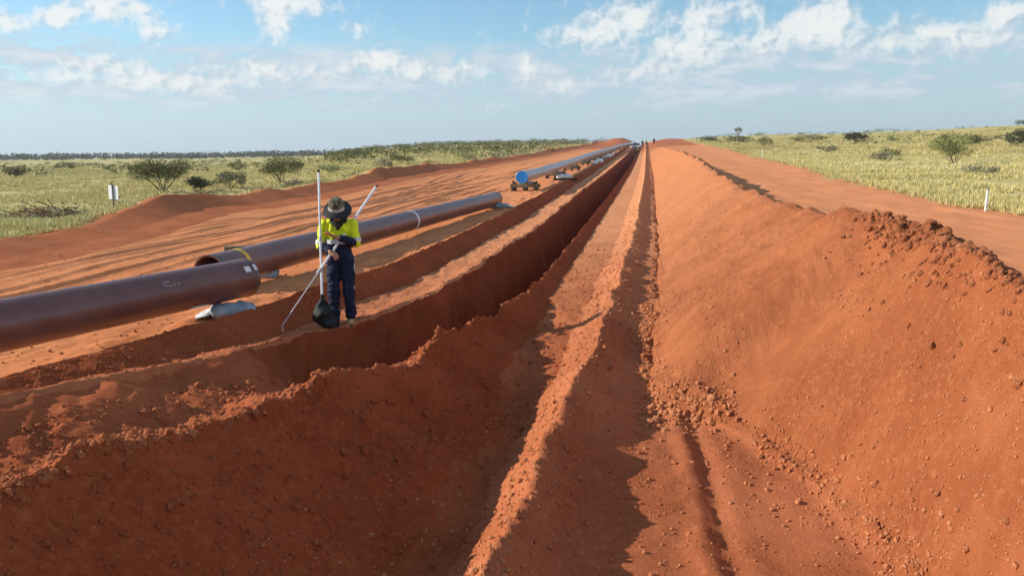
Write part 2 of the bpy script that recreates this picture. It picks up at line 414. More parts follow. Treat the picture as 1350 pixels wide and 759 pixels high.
def simple(name, colr, rough=.6, metal=0.0, var=.12, scale=8.0, spec=.5, bump=0.0, bscale=60.0, coat=0.0):
    mt, t, b = principled(name)
    geo = t.node('ShaderNodeTexCoord')
    n = t.noise(geo.outputs['Object'], scale, 5.0, .6)
    k = t.sstep(n, .25, .75, 1 - var, 1 + var)
    vm = t.node('ShaderNodeVectorMath', operation='SCALE')
    vm.inputs[0].default_value = colr[:3]
    t.l.new(k, vm.inputs['Scale'])
    t.l.new(vm.outputs[0], b.inputs['Base Color'])
    b.inputs['Roughness'].default_value = rough
    b.inputs['Metallic'].default_value = metal
    b.inputs['Specular IOR Level'].default_value = spec
    b.inputs['Coat Weight'].default_value = coat
    if bump:
        bn = t.node('ShaderNodeBump'); bn.inputs['Strength'].default_value = bump; bn.inputs['Distance'].default_value = .01
        t.l.new(t.noise(geo.outputs['Object'], bscale, 4.0), bn.inputs['Height'])
        t.l.new(bn.outputs[0], b.inputs['Normal'])
    return mt


def earth_material(name, dark, mid, pale, dust, bump=.55, grass=False, far_pale=0.0):
    """iron-red earth; with grass=True the attribute 'veg' blends to grassland soil"""
    mt, t, b = principled(name)
    geo = t.node('ShaderNodeNewGeometry')
    P = geo.outputs['Position']
    n1 = t.noise(P, .9, 3.0, .62)
    n2 = t.noise(P, 17.0, 3.0, .66)
    n3 = t.noise(P, 120.0, 1.0, .6)
    c = t.mix(t.sstep(n1, .32, .68), dark, mid)
    c = t.mix(t.m('MULTIPLY', t.sstep(n2, .45, .75), .7), c, pale)
    c = t.mix(t.m('MULTIPLY', t.sstep(n3, .55, .8), .55), c, dust)
    c = t.mix(t.m('MULTIPLY', t.sstep(n3, .42, .25), .35), c, dark)
    if 'heap' in name:     # damp patches and tongues of slumped soil down the face
        mp = t.node('ShaderNodeMapping'); mp.inputs['Scale'].default_value = (.7, 2.0, .7); mp.inputs['Rotation'].default_value = (0, 0, .25)
        t.l.new(P, mp.inputs['Vector'])
        c = t.mix(t.m('MULTIPLY', t.sstep(t.noise(mp.outputs[0], 1.3, 4.0, .6, .5), .48, .66), .55), c, dark)
    if far_pale:            # darker soil at the near end, paler further along
        sp = t.node('ShaderNodeSeparateXYZ'); t.l.new(P, sp.inputs[0])
        yv = t.m('ADD', sp.outputs[1], t.m('MULTIPLY', n1, 8.0))
        dry = t.m('MULTIPLY', t.sstep(yv, 7.0, 30.0, 0.0, far_pale), t.sstep(yv, 190.0, 130.0))  # mix factor that pales the soil with distance
        c = t.mix(dry, c, (.66, .30, .142, 1))  # dry only blends to the paler soil colour further along
    if grass:
        at = t.node('ShaderNodeAttribute', attribute_name='veg')
        g1 = t.noise(P, .16, 3.0, .65)
        g2 = t.noise(P, 1.7, 3.0, .7)
        g = t.mix(t.sstep(g1, .35, .65), (.45, .38, .13, 1), (.54, .43, .20, 1))
        g = t.mix(t.m('MULTIPLY', t.sstep(g2, .48, .72), .75), g, (.27, .25, .09, 1))
        g = t.mix(t.m('MULTIPLY', t.sstep(g1, .60, .72), .35), g, (.25, .10, .045, 1))
        c = t.mix(at.outputs['Fac'], c, g)
    t.l.new(c, b.inputs['Base Color'])
    b.inputs['Roughness'].default_value = 1.0
    b.inputs['Specular IOR Level'].default_value = .05
    bn = t.node('ShaderNodeBump'); bn.inputs['Strength'].default_value = bump; bn.inputs['Distance'].default_value = .028
    t.l.new(t.noise(P, 38.0, 4.0, .78), bn.inputs['Height'])
    t.l.new(bn.outputs[0], b.inputs['Normal'])
    return mt


M = {}
M['earth'] = earth_material('red_earth', (.23, .046, .015, 1), (.32, .069, .023, 1), (.38, .102, .036, 1), (.46, .175, .08, 1))
M['earth_work'] = earth_material('work_strip_earth', (.24, .050, .017, 1), (.33, .075, .026, 1), (.39, .108, .040, 1), (.47, .18, .084, 1), .45, False, .72)
M['earth_ramp'] = earth_material('ramp_earth', (.27, .064, .024, 1), (.37, .098, .038, 1), (.43, .135, .056, 1), (.52, .22, .11, 1), .5)
M['earth_strip'] = earth_material('strip_earth', (.32, .088, .034, 1), (.42, .128, .054, 1), (.47, .165, .075, 1), (.55, .25, .13, 1), .45, False, .62)
M['earth_heap'] = earth_material('heaped_earth', (.28, .077, .029, 1), (.38, .117, .046, 1), (.43, .150, .064, 1), (.53, .24, .118, 1), .8, False, .38)
M['earth_track'] = earth_material('graded_earth', (.54, .182, .068, 1), (.65, .236, .094, 1), (.68, .265, .112, 1), (.72, .34, .165, 1), .35, False, .20)
M['earth_trench_shade'] = earth_material('trench_shade_earth', (.20, .048, .018, 1), (.27, .066, .024, 1), (.31, .085, .032, 1), (.36, .12, .05, 1), .6)  # darker than the red earth: trench shade put into the colour
M['earth_plain'] = earth_material('plain_earth', (.50, .170, .068, 1), (.60, .225, .095, 1), (.64, .265, .125, 1), (.70, .33, .17, 1), .4, True, .30)
M['earth_bank'] = earth_material('bank_earth', (.34, .10, .040, 1), (.43, .138, .058, 1), (.48, .17, .075, 1), (.56, .23, .11, 1), .5, True)
M['clod'] = earth_material('dry_clod', (.46, .16, .066, 1), (.55, .21, .092, 1), (.61, .27, .13, 1), (.66, .34, .18, 1), .8)
M['clod_brown'] = earth_material('brown_clod', (.27, .085, .035, 1), (.36, .125, .055, 1), (.44, .18, .085, 1), (.54, .27, .14, 1), .8)
M['clod_bench'] = earth_material('bench_clod', (.34, .10, .040, 1), (.43, .14, .060, 1), (.48, .175, .08, 1), (.55, .24, .12, 1), .8)
M['clod_dark'] = earth_material('fresh_clod', (.28, .070, .027, 1), (.36, .10, .040, 1), (.42, .135, .056, 1), (.50, .20, .095, 1), .8)


# ------------------------------------------------------------------ mesh helpers
def mesh_np(name, verts, faces, smooth=False):
    """faces: (n,3) or (n,4) int array"""
    me = bpy.data.meshes.new(name)
    verts = np.ascontiguousarray(verts, np.float32); faces = np.ascontiguousarray(faces, np.int32)
    k = faces.shape[1]
    me.vertices.add(len(verts)); me.vertices.foreach_set('co', verts.ravel())
    me.loops.add(faces.size); me.loops.foreach_set('vertex_index', faces.ravel())
    me.polygons.add(len(faces))
    me.polygons.foreach_set('loop_start', np.arange(0, faces.size, k, dtype=np.int32))
    me.polygons.foreach_set('loop_total', np.full(len(faces), k, np.int32))
    me.update(calc_edges=True)
    me.polygons.foreach_set('use_smooth', np.full(len(faces), smooth, bool))
    return me


def link(name, me, mat=None, parent=None, loc=None, rot=None):
    o = bpy.data.objects.new(name, me); COL.objects.link(o)
    if mat is not None and me is not None and len(me.materials) == 0:
        for q in (mat if isinstance(mat, (list, tuple)) else [mat]):
            me.materials.append(q)
    if parent is not None:
        o.parent = parent
    if loc is not None:
        o.location = loc
    if rot is not None:
        o.rotation_euler = rot
    return o


def tag(o, label=None, cat=None, group=None, kind=None):
    for k, v in (('label', label), ('category', cat), ('group', group), ('kind', kind)):
        if v:
            o[k] = v
    return o


def empty(name, loc, rz=0.0):
    o = bpy.data.objects.new(name, None); COL.objects.link(o)
    o.location = loc; o.rotation_euler = (0, 0, rz)
    o.empty_display_size = .2
    return o


class MB:
    """collects shapes, then builds one mesh"""
    def __init__(s):
        s.v = []; s.f = []; s.n = 0

    def add(s, v, f):
        s.v += [tuple(map(float, p)) for p in v]
        s.f += [tuple(i + s.n for i in q) for q in f]
        s.n = len(s.v)

    def box(s, c, d, rot=None, bevel=0.0):
        x, y, z = d[0] / 2, d[1] / 2, d[2] / 2
        if bevel:
            b = bevel
            pts = []
            for sx in (-1, 1):
                for sy in (-1, 1):
                    for sz in (-1, 1):
                        pts += [(sx * (x - b), sy * (y - b), sz * z), (sx * (x - b), sy * y, sz * (z - b)), (sx * x, sy * (y - b), sz * (z - b))]
            bm = bmesh.new()
            vs = [bm.verts.new(p) for p in pts]
            r = bmesh.ops.convex_hull(bm, input=vs)
            bm.verts.index_update(); bm.verts.ensure_lookup_table()
            P = [v.co.copy() for v in bm.verts]; Fs = [[v.index for v in f.verts] for f in bm.faces]
            bm.free()
        else:
            P = [Vector((sx * x, sy * y, sz * z)) for sx in (-1, 1) for sy in (-1, 1) for sz in (-1, 1)]
            Fs = [(0, 1, 3, 2), (4, 6, 7, 5), (0, 4, 5, 1), (2, 3, 7, 6), (0, 2, 6, 4), (1, 5, 7, 3)]
        Rm = rot.to_matrix() if rot is not None and not isinstance(rot, Matrix) else rot
        out = [(Rm @ p if Rm is not None else p) + Vector(c) for p in P]
        s.add(out, Fs)
        return s

    def tube(s, pts, rad, seg=10, caps=True, ell=None):
        pts = [Vector(p) for p in pts]
        if not isinstance(rad, (list, tuple)):
            rad = [rad] * len(pts)
        rings = []
        prev = None
        for i, p in enumerate(pts):
            t = (pts[min(i + 1, len(pts) - 1)] - pts[max(i - 1, 0)]).normalized()
            if prev is None:
                a = Vector((0, 0, 1)) if abs(t.z) < .9 else Vector((1, 0, 0))
                x = t.cross(a).normalized()
            else:
                x = (prev - t * prev.dot(t)).normalized()
            prev = x
            y = t.cross(x)
            rings.append([p + (x * math.cos(2 * PI * k / seg) + y * math.sin(2 * PI * k / seg)) * rad[i] for k in range(seg)])
        v = [q for r in rings for q in r]; f = []
        for i in range(len(rings) - 1):
            for k in range(seg):
                a = i * seg + k; b = i * seg + (k + 1) % seg
                f.append((a, b, b + seg, a + seg))
        if caps:
            f.append(tuple(range(seg))[::-1]); f.append(tuple(range((len(rings) - 1) * seg, len(rings) * seg)))
        s.add(v, f)
        return s

    def lathe(s, prof, seg=24, xf=None):
        """prof: (r,z) list; axis z"""
        v = []; f = []
        for r, z in prof:
            for k in range(seg):
                p = Vector((r * math.cos(2 * PI * k / seg), r * math.sin(2 * PI * k / seg), z))
                v.append(xf @ p if xf is not None else p)
        for i in range(len(prof) - 1):
            for k in range(seg):
                a = i * seg + k; b = i * seg + (k + 1) % seg
                f.append((a, b, b + seg, a + seg))
        s.add(v, f)
        return s

    def build(s, name, mat, parent=None, smooth=True, loc=None, rot=None):
        me = bpy.data.meshes.new(name)
        me.from_pydata(s.v, [], s.f); me.update()
        bm = bmesh.new(); bm.from_mesh(me); bmesh.ops.recalc_face_normals(bm, faces=bm.faces); bm.to_mesh(me); bm.free()
        if smooth:
            me.polygons.foreach_set('use_smooth', np.ones(len(me.polygons), bool))
            try:
                me.set_sharp_from_angle(angle=math.radians(40))
            except Exception:
                pass
        return link(name, me, mat, parent, loc, rot)


# ------------------------------------------------------------------ the ground, one sheet cut into the pieces of the setting
fxc = (XX[:-1, :-1] + XX[1:, :-1] + XX[:-1, 1:] + XX[1:, 1:]) / 4
fyc = (YY[:-1, :-1] + YY[1:, 1:]) / 2
mid = lambda k: ((D[k][:-1] + D[k][1:]) / 2)[:, None]
zone = np.zeros(fxc.shape, np.int8)
zone[fxc > mid('bankx') - .6] = 1
zone[fxc > mid('bankx') + 2.2] = 2
zone[fxc > mid('A')] = 3
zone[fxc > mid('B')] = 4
zone[fxc > mid('R')] = 5
zone[fxc > mid('R') + np.interp((YR[:-1] + YR[1:]) / 2, [3.5, 6, 9, 12, 13.5], [1.6, 1.1, .55, .36, .28])[:, None]] = 6
zone[fxc > mid('b2') - .42] = 7
zone[fxc > mid('b2') + .55] = 8
zone[fxc > mid('f')] = 9
zone[fxc > mid('cx') + np.maximum(.1, mid('ch') - .42) * 1.2 + .2] = 10
zone[fxc > mid('grx') - .1] = 11
zone[(zone == 4) & (fyc + .35 * fbm(fxc * 2.2, fyc * 2.2, 3, 97) < 7.6)] = 12
zone[(zone > 1) & (zone < 11) & (fyc > 172)] = 13
zone[(zone == 3) & (fxc < mid('A') + .52 + .12 * fbm(fxc * 3, fyc * 1.5, 2, 99))] = 14  # slope gets the darker earth, painting in the shaded band under the lip
zone[(fyc > 290) & (zone > 0) & (fxc < 2)] = 0
zone[(fyc > 290) & ((zone < 11) | (zone > 11)) & (fxc >= 2)] = 11
ZONES = ['grassland_left', 'topsoil_bank', 'graded_track', 'trench_bench', 'trench', 'trench_windrow', 'working_strip', 'strip_berm', 'heap_side_strip', 'spoil_heap', 'cleared_strip_right', 'grassland_right', 'trench_ramp', 'far_cutting', 'bench_slope']
ZMAT = ['earth_plain', 'earth_bank', 'earth_track', 'earth_strip', 'earth_trench_shade', 'earth', 'earth_work', 'earth_strip', 'earth_strip', 'earth_heap', 'earth_plain', 'earth_plain', 'earth_ramp', 'earth_bank', 'earth']
allv = np.stack([XXM, YY, Z], -1).reshape(-1, 3)
vegf = veg.reshape(-1).astype(np.float32)
idx = (np.arange(n_r - 1)[:, None] * n_c + np.arange(n_c - 1)[None, :])
GROUND = {}
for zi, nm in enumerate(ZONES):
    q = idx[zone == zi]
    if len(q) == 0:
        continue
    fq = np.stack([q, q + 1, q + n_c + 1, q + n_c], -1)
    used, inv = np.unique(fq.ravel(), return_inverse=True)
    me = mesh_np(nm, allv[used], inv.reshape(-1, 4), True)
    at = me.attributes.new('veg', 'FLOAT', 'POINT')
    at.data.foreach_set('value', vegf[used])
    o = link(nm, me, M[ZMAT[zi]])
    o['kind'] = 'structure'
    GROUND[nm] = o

# ------------------------------------------------------------------ loose clods
def ico(sub):
    bm = bmesh.new(); bmesh.ops.create_icosphere(bm, subdivisions=sub, radius=1.0)
    v = np.array([p.co[:] for p in bm.verts]); f = np.array([[q.index for q in fa.verts] for fa in bm.faces]); bm.free()
    return v, f


ICO1, ICO2 = ico(1), ico(2)


def clod_shape(k, ic):
    r = np.random.default_rng(100 + k)
    v = ic[0].copy()
    for _ in range(7):                       # cut flats: lumps of broken earth
        d = r.normal(size=3); d /= np.linalg.norm(d)
        h = r.uniform(.55, .85)
        over = v @ d - h
        v -= np.clip(over, 0, None)[:, None] * d * .9
    v *= r.uniform(.72, 1.25, 3)
    v += r.normal(scale=.05, size=v.shape)
    return v


CSH = [clod_shape(k, ICO1) for k in range(10)]
OCT = (np.array([(1, 0, 0), (-1, 0, 0), (0, 1, 0), (0, -1, 0), (0, 0, 1), (0, 0, -1)], float), np.array([(0, 2, 4), (2, 1, 4), (1, 3, 4), (3, 0, 4), (2, 0, 5), (1, 2, 5), (3, 1, 5), (0, 3, 5)]))
CSO = [OCT[0] * np.random.default_rng(70 + k).uniform(.7, 1.35, (6, 3)) for k in range(8)]
CSH2 = [mesh_np('clod', clod_shape(50 + k, ICO2), ICO2[1], False) for k in range(8)]


def rot_mats(n, rng):
    q = rng.normal(size=(n, 4)); q /= np.linalg.norm(q, axis=1)[:, None]
    w, x, y, z = q.T
    return np.stack([np.stack([1 - 2 * (y * y + z * z), 2 * (x * y - w * z), 2 * (x * z + w * y)], -1),
                     np.stack([2 * (x * y + w * z), 1 - 2 * (x * x + z * z), 2 * (y * z - w * x)], -1),
                     np.stack([2 * (x * z - w * y), 2 * (y * z + w * x), 1 - 2 * (x * x + y * y)], -1)], 1)


def clod_stuff(name, x, y, size, mat, parent, rng):
    n = len(x); Rm = rot_mats(n, rng); V = []; Fc = []
    z = zat(x, y) + size * .18
    base = 0
    small = size < .0095                     # grit: eight faces are enough
    for shapes, faces, sel in ((CSO, OCT[1], small), (CSH, ICO1[1], ~small)):
        k = rng.integers(0, len(shapes), n)
        for c, sh in enumerate(shapes):
            m = np.where((k == c) & sel)[0]
            if len(m) == 0:
                continue
            v = np.einsum('nij,vj->nvi', Rm[m], sh) * size[m][:, None, None] + np.stack([x[m], y[m], z[m]], -1)[:, None, :]
            V.append(v.reshape(-1, 3))
            Fc.append((faces[None] + (base + np.arange(len(m)) * len(sh))[:, None, None]).reshape(-1, 3))
            base += len(m) * len(sh)
    o = link(name, mesh_np(name, np.concatenate(V), np.concatenate(Fc), False), M[mat], parent)
    o['kind'] = 'stuff'
    return o


def ysamp(n, a, b, rng, p=1.0):
    """stations, denser close to the viewer end"""
    u = rng.random(n)
    return a * (b / a) ** (u ** p)


def lay(y):
    return layout(y)


g = np.random.default_rng(21)
def lognorm(n, med, sig, lo, hi):
    return np.clip(np.exp(g.normal(math.log(med), sig, n)), lo, hi)


# heap face, heap foot, heap crest
NH = 22000
y = ysamp(NH, 3.2, 22, g); L = lay(y); u = g.random(NH) ** 1.15
x = L['f'] + u * (L['cx'] - L['f'])
keep = fbm(x * 1.4, y * 1.1, 3, 98) + g.normal(0, .10, NH) > .02
x, y = x[keep], y[keep]
s0 = lognorm(len(x), .0056, .5, .003, .024)
y1 = ysamp(1500, 3.4, 14, g); L1 = lay(y1); x1 = L1['f'] + .08 + g.normal(0, .10, 1500); s1 = lognorm(1500, .012, .5, .005, .034)
y1b = g.normal(7.68, .22, 420); L1b = lay(y1b); x1b = g.uniform(-.05, .9, 420); s1b = lognorm(420, .015, .5, .006, .04)
y2 = g.uniform(3.4, 8.9, 4600); L2 = lay(y2); x2 = L2['cx'] + .16 + np.where(g.random(4600) < .92, g.normal(0, .16, 4600), g.normal(.0, .28, 4600)); s2 = lognorm(4600, .021, .38, .008, .038)
clod_stuff('loose_clods', np.concatenate([x, x1, x1b]), np.concatenate([y, y1, y1b]), np.concatenate([s0, s1, s1b]), 'clod', GROUND['spoil_heap'], g)
clod_stuff('clod_pile', x2, y2, s2, 'clod_brown', GROUND['spoil_heap'], g)
# berm between the two strips
y = ysamp(5200, 3.0, 30, g); L = lay(y); x = L['b2'] + g.normal(.03, .24, 5200)
clod_stuff('loose_clods', x, y, lognorm(5200, .0085, .55, .004, .034), 'clod', GROUND['strip_berm'], g)
y = ysamp(3800, 3.0, 20, g); L = lay(y); x = L['R'] + np.abs(g.normal(0, .8, 3800))
clod_stuff('loose_clods', x, y, lognorm(3800, .0085, .55, .004, .034), 'clod_dark', GROUND['trench_windrow'], g)
y = ysamp(2600, 3.0, 30, g); L = lay(y); x = L['R'] - np.abs(g.normal(0, .16, 2600)) + .05
y_ = ysamp(2400, 3.4, 8.2, g); L_ = lay(y_); x_ = L_['R'] - g.random(2400) * np.minimum(1.6, L_['R'] - L_['B'] - .3)
clod_stuff('loose_clods', np.concatenate([x, x_]), np.concatenate([y, y_]), lognorm(5000, .012, .5, .005, .036), 'clod_bench', GROUND['trench'], g)
y = ysamp(2600, 3.4, 16, g); L = lay(y); x = L['b2'] + .5 + g.random(2600) * np.maximum(.2, L['f'] - L['b2'] - .5)
clod_stuff('loose_clods', x, y, lognorm(2600, .0065, .6, .003, .026), 'clod', GROUND['heap_side_strip'], g)
y = ysamp(1500, 3.5, 18, g); L = lay(y); x = L['R'] + .7 + g.random(1500) * np.maximum(.1, L['b2'] - L['R'] - 1.0)
clod_stuff('loose_clods', x, y, lognorm(1500, .007, .6, .003, .025), 'clod', GROUND['working_strip'], g)
y = ysamp(3400, 5.5, 34, g); L = lay(y); x = np.where(g.random(3400) < .6, L['A'] + g.normal(.2, .16, 3400), L['A'] + g.random(3400) * (L['B'] - L['A']))
clod_stuff('loose_clods', x, y, lognorm(3400, .010, .5, .005, .032), 'clod_bench', GROUND['trench_bench'], g)
y = ysamp(2600, 7, 45, g); L = lay(y); x = L['A'] - .1 - g.random(2600) ** 2 * 10
clod_stuff('loose_clods', x, y, lognorm(2600, .012, .5, .006, .035), 'clod', GROUND['graded_track'], g)
# the clods one can pick out singly
def big_clods(xs, ys, ss, mat, parent):
    for i in range(len(xs)):
        me = CSH2[i % 8]
        if len(me.materials) == 0:
            me.materials.append(M['clod'])
        o = bpy.data.objects.new('clod', me); COL.objects.link(o); o.parent = parent
        o.material_slots[0].link = 'OBJECT'; o.material_slots[0].material = M[mat]
        s = float(ss[i])
        o.location = (xs[i], ys[i], float(zat(xs[i], ys[i])) + s * .28)
        o.rotation_euler = tuple(g.uniform(0, 6.28, 3)); o.scale = (s, s, s)


yb = g.uniform(3.9, 8.7, 240); Lb = lay(yb)
big_clods(Lb['cx'] + .16 + g.normal(0, .17, 240), yb, lognorm(240, .036, .26, .026, .055), 'clod_brown', GROUND['spoil_heap'])
xf = g.uniform(.05, .85, 34); yf = 7.78 - .3 * xf + g.normal(0, .10, 34)
big_clods(xf, yf, lognorm(34, .028, .3, .018, .045), 'clod', GROUND['spoil_heap'])
yb = g.uniform(3.6, 5.6, 26); Lb = lay(yb)
big_clods(Lb['f'] + .04 + g.normal(0, .05, 26), yb, lognorm(26, .022, .35, .014, .036), 'clod', GROUND['spoil_heap'])
yb = g.uniform(3.6, 9, 40); Lb = lay(yb)
big_clods(Lb['R'] + g.normal(.35, .4, 40), yb, lognorm(40, .024, .3, .016, .04), 'clod_dark', GROUND['trench_windrow'])

# ------------------------------------------------------------------ pipes
def pipe_material(name, c1, c2):
    mt, t, b = principled(name)
    tcn = t.node('ShaderNodeTexCoord')
    P = tcn.outputs['Object']
    n = t.noise(P, 3.0, 4.0, .6)
    n2 = t.noise(P, 40.0, 3.0, .7)
    c = t.mix(t.sstep(n, .35, .65), c1, c2)
    c = t.mix(t.m('MULTIPLY', t.sstep(n2, .58, .75), .45), c, (.26, .11, .06, 1))      # red dust
    c = t.mix(t.m('MULTIPLY', t.sstep(t.noise(P, 1.1, 5.0, .7), .45, .72), .30), c, (.30, .14, .085, 1))
    t.l.new(c, b.inputs['Base Color'])
    t.l.new(t.sstep(n2, .3, .8, .28, .52), b.inputs['Roughness'])
    b.inputs['Specular IOR Level'].default_value = .55
    return mt


M['pipe'] = pipe_material('brown_coating', (.118, .040, .031, 1), (.140, .052, .040, 1))
M['pipe_grey'] = pipe_material('weathered_coating', (.27, .255, .26, 1), (.33, .31, .315, 1))
M['steel_end'] = simple('bare_steel', (.16, .12, .10), .5, .6, .25, 12)
M['yellow_paint'] = simple('yellow_paint', (.70, .42, .03), .6, 0, .15, 20)
M['white_paint'] = simple('white_paint', (.75, .74, .70), .6, 0, .12, 20)
M['blue_cap'] = simple('blue_plastic', (.012, .24, .68), .45, 0, .12, 6)
M['bag_grey'] = simple('sandbag_grey', (.27, .31, .35), .8, 0, .2, 9, .3, .3, 90)
M['bag_white'] = simple('sandbag_white', (.66, .67, .66), .8, 0, .15, 9, .3, .3, 90)
M['timber'] = simple('weathered_timber', (.17, .135, .075), .85, 0, .35, 6, .2, .5, 30)
M['timber_dark'] = simple('dark_timber', (.06, .045, .03), .85, 0, .35, 6, .2, .5, 30)
PR = .26


def pipe_mesh(name, pts, r, mat, parent, wall=.022, seg=48):
    """open-ended tube with wall thickness, along a polyline"""
    m = MB()
    pts = [Vector(p) for p in pts]
    m.tube(pts, r, seg, False)
    a, b = pts[0], pts[-1]
    inner0 = MB(); inner0.tube(pts, r - wall, seg, False)
    k = m.n
    m.add(inner0.v, [f[::-1] for f in inner0.f])
    n = len(pts)
    rim = []
    for i in range(seg):
        j = (i + 1) % seg
        rim.append((i, k + i, k + j, j))
        e = (n - 1) * seg
        rim.append((e + i, e + j, k + e + j, k + e + i))
    m.f += rim
    return m.build(name, mat, parent)


def band(name, p, d, r, w, mat, parent, a0=0.0, a1=2 * PI, seg=40, off=.004):
    """painted or wrapped strip round a pipe: an open ring a few mm proud"""
    d = Vector(d).normalized(); up = Vector((0, 0, 1)); sx = d.cross(up).normalized(); up = sx.cross(d)
    m = MB(); v = []; f = []
    for k in range(seg + 1):
        a = a0 + (a1 - a0) * k / seg
        q = sx * math.cos(a) + up * math.sin(a)
        for e, rr in ((-.5, r + .0008), (-.5, r + off), (.5, r + off), (.5, r + .0008)):
            v.append(Vector(p) + d * w * e + q * rr)
    for k in range(seg):
        i = k * 4
        for c in range(3):
            f.append((i + c, i + c + 1, i + c + 5, i + c + 4))
    m.add(v, f)
    return m.build(name, mat, parent)


def sag(a, b, n=24):
    return [Vector(a).lerp(Vector(b), k / (n - 1)) for k in range(n)]


# foremost pipe
P1a, P1b = Vector((-5.37, 10.15, .575)), Vector((-6.25, 6.83, .595))
d1 = (P1b - P1a).normalized()
P1e = P1a + d1 * 11.8
t1 = empty('pipe', (P1a.x, P1a.y, .15))
tag(t1, 'nearest brown coated steel pipe, running out of the picture at the left', 'pipe')
off1 = -t1.location
body = pipe_mesh('pipe_body', [p + off1 for p in sag(P1a + d1 * .02, P1e)], PR, M['pipe'], t1)
band('cut_back_band', P1a + off1 + d1 * .05, d1, PR, .07, M['steel_end'], t1)
band('end_strap', P1a + off1 + d1 * .22, d1, PR, .012, M['white_paint'], t1, 0, .9)
# two paper labels near the end, chalk mark further along (on the camera side of the pipe)
sx1 = d1.cross(Vector((0, 0, 1))).normalized()
band('paper_label', P1a + off1 + d1 * .30, d1, PR, .10, M['white_paint'], t1, PI - .62, PI - .40, 6, .003) if False else None
camside = 0.0 if sx1.dot(Vector((0, 0, 0)) - P1a) > 0 else PI
sg = 1 if camside == 0 else -1
for dist, ang, w, ln in ((.20, .62, .10, .16), (.055, .66, .055, .17)):
    band('paper_label', P1a + off1 + d1 * dist, d1, PR, w, M['white_paint'], t1, camside + sg * (ang - ln), camside + sg * (ang + ln), 6, .006)
chalk = MB()
def on_pipe(dist, ang, rr=PR + .003):
    up = sx1.cross(d1)
    return P1a + off1 + d1 * dist + (sx1 * math.cos(camside + sg * ang) + up * math.sin(camside + sg * ang)) * rr
for seg_ in ([(1.50, .70), (1.58, .74), (1.62, .62), (1.55, .50), (1.48, .52)], [(1.44, .66), (1.45, .46)], [(1.41, .58), (1.37, .50)]):
    chalk.tube([on_pipe(*q) for q in seg_], .0032, 5)
chalk.build('chalk_mark', M['bag_white'], t1)

# second pipe
P2a, P2b = Vector((-6.50, 11.15, .475)), Vector((-5.50, 29.6, .475))
d2 = (P2b - P2a).normalized()
t2 = empty('pipe', (P2a.x, P2a.y, .15))
tag(t2, 'brown coated pipe with a yellow band and a white band, behind the nearest pipe', 'pipe')
off2 = -t2.location
pipe_mesh('pipe_body', [p + off2 for p in sag(P2a, P2b)], PR, M['pipe'], t2)
band('cut_back_band', P2a + off2 + d2 * .07, d2, PR, .14, M['steel_end'], t2)
band('cut_back_band', P2b + off2 - d2 * .06, d2, PR, .12, M['steel_end'], t2)
band('yellow_band', P2a + off2 + d2 * .75, d2, PR, .10, M['yellow_paint'], t2)
band('white_band', P2a + off2 + d2 * 9.0, d2, PR, .10, M['white_paint'], t2)

# long welded string with the blue end cap
st3 = [(-5.95, 39.0), (-5.9, 44), (-5.88, 50), (-5.9, 58), (-5.95, 66), (-5.98, 75), (-6.0, 85), (-6.0, 95), (-5.9, 108), (-5.7, 122), (-5.4, 140), (-5.0, 160), (-4.5, 185), (-3.9, 210), (-3.4, 240)]
prof3 = np.array([float(zat(a, b)) for a, b in st3])
sm = np.convolve(np.pad(prof3, 1, 'edge'), [.25, .5, .25], 'valid')
pts3 = [Vector((a, b, z_ + .68)) for (a, b), z_ in zip(st3, sm)]
pts3[0].z = pts3[1].z - .03
t3 = empty('pipe_string', (pts3[0].x, pts3[0].y, float(zat(pts3[0].x, pts3[0].y))))
tag(t3, 'long welded grey pipe string with a blue end cap, raised on timber supports', 'pipe')
off3 = -t3.location
dense3 = []
for i in range(len(pts3) - 1):
    p0, p1, p2, p3 = pts3[max(i - 1, 0)], pts3[i], pts3[i + 1], pts3[min(i + 2, len(pts3) - 1)]
    for k in range(6):
        t = k / 6
        dense3.append(.5 * ((2 * p1) + (p2 - p0) * t + (2 * p0 - 5 * p1 + 4 * p2 - p3) * t * t + (3 * p1 - p0 - 3 * p2 + p3) * t ** 3) + off3)
dense3.append(pts3[-1] + off3)
pipe_mesh('pipe_body', dense3, .28, M['pipe_grey'], t3, seg=40)
d3 = (dense3[1] - dense3[0]).normalized()
xf = Matrix.Translation(dense3[0]) @ (-d3).to_track_quat('Z', 'Y').to_matrix().to_4x4()
capm = MB(); capm.lathe([(0.0001, .012), (.20, .012), (.235, .012), (.245, .026), (.280, .026), (.296, .012), (.298, -.10), (.283, -.10)], 40, xf)
cap = capm.build('end_cap', M['blue_cap'], t3)
cr = MB()
cr.box(xf @ Vector((0, 0, .016)), (.42, .03, .014), (xf.to_3x3()))
cr.box(xf @ Vector((0, 0, .0165)), (.03, .42, .0165), (xf.to_3x3()))
cr.build('rib', M['blue_cap'], cap)
for i in range(2, 26, 2):
    yw = 39 + 12.0 * (i / 2)
    if yw > 235:
        break


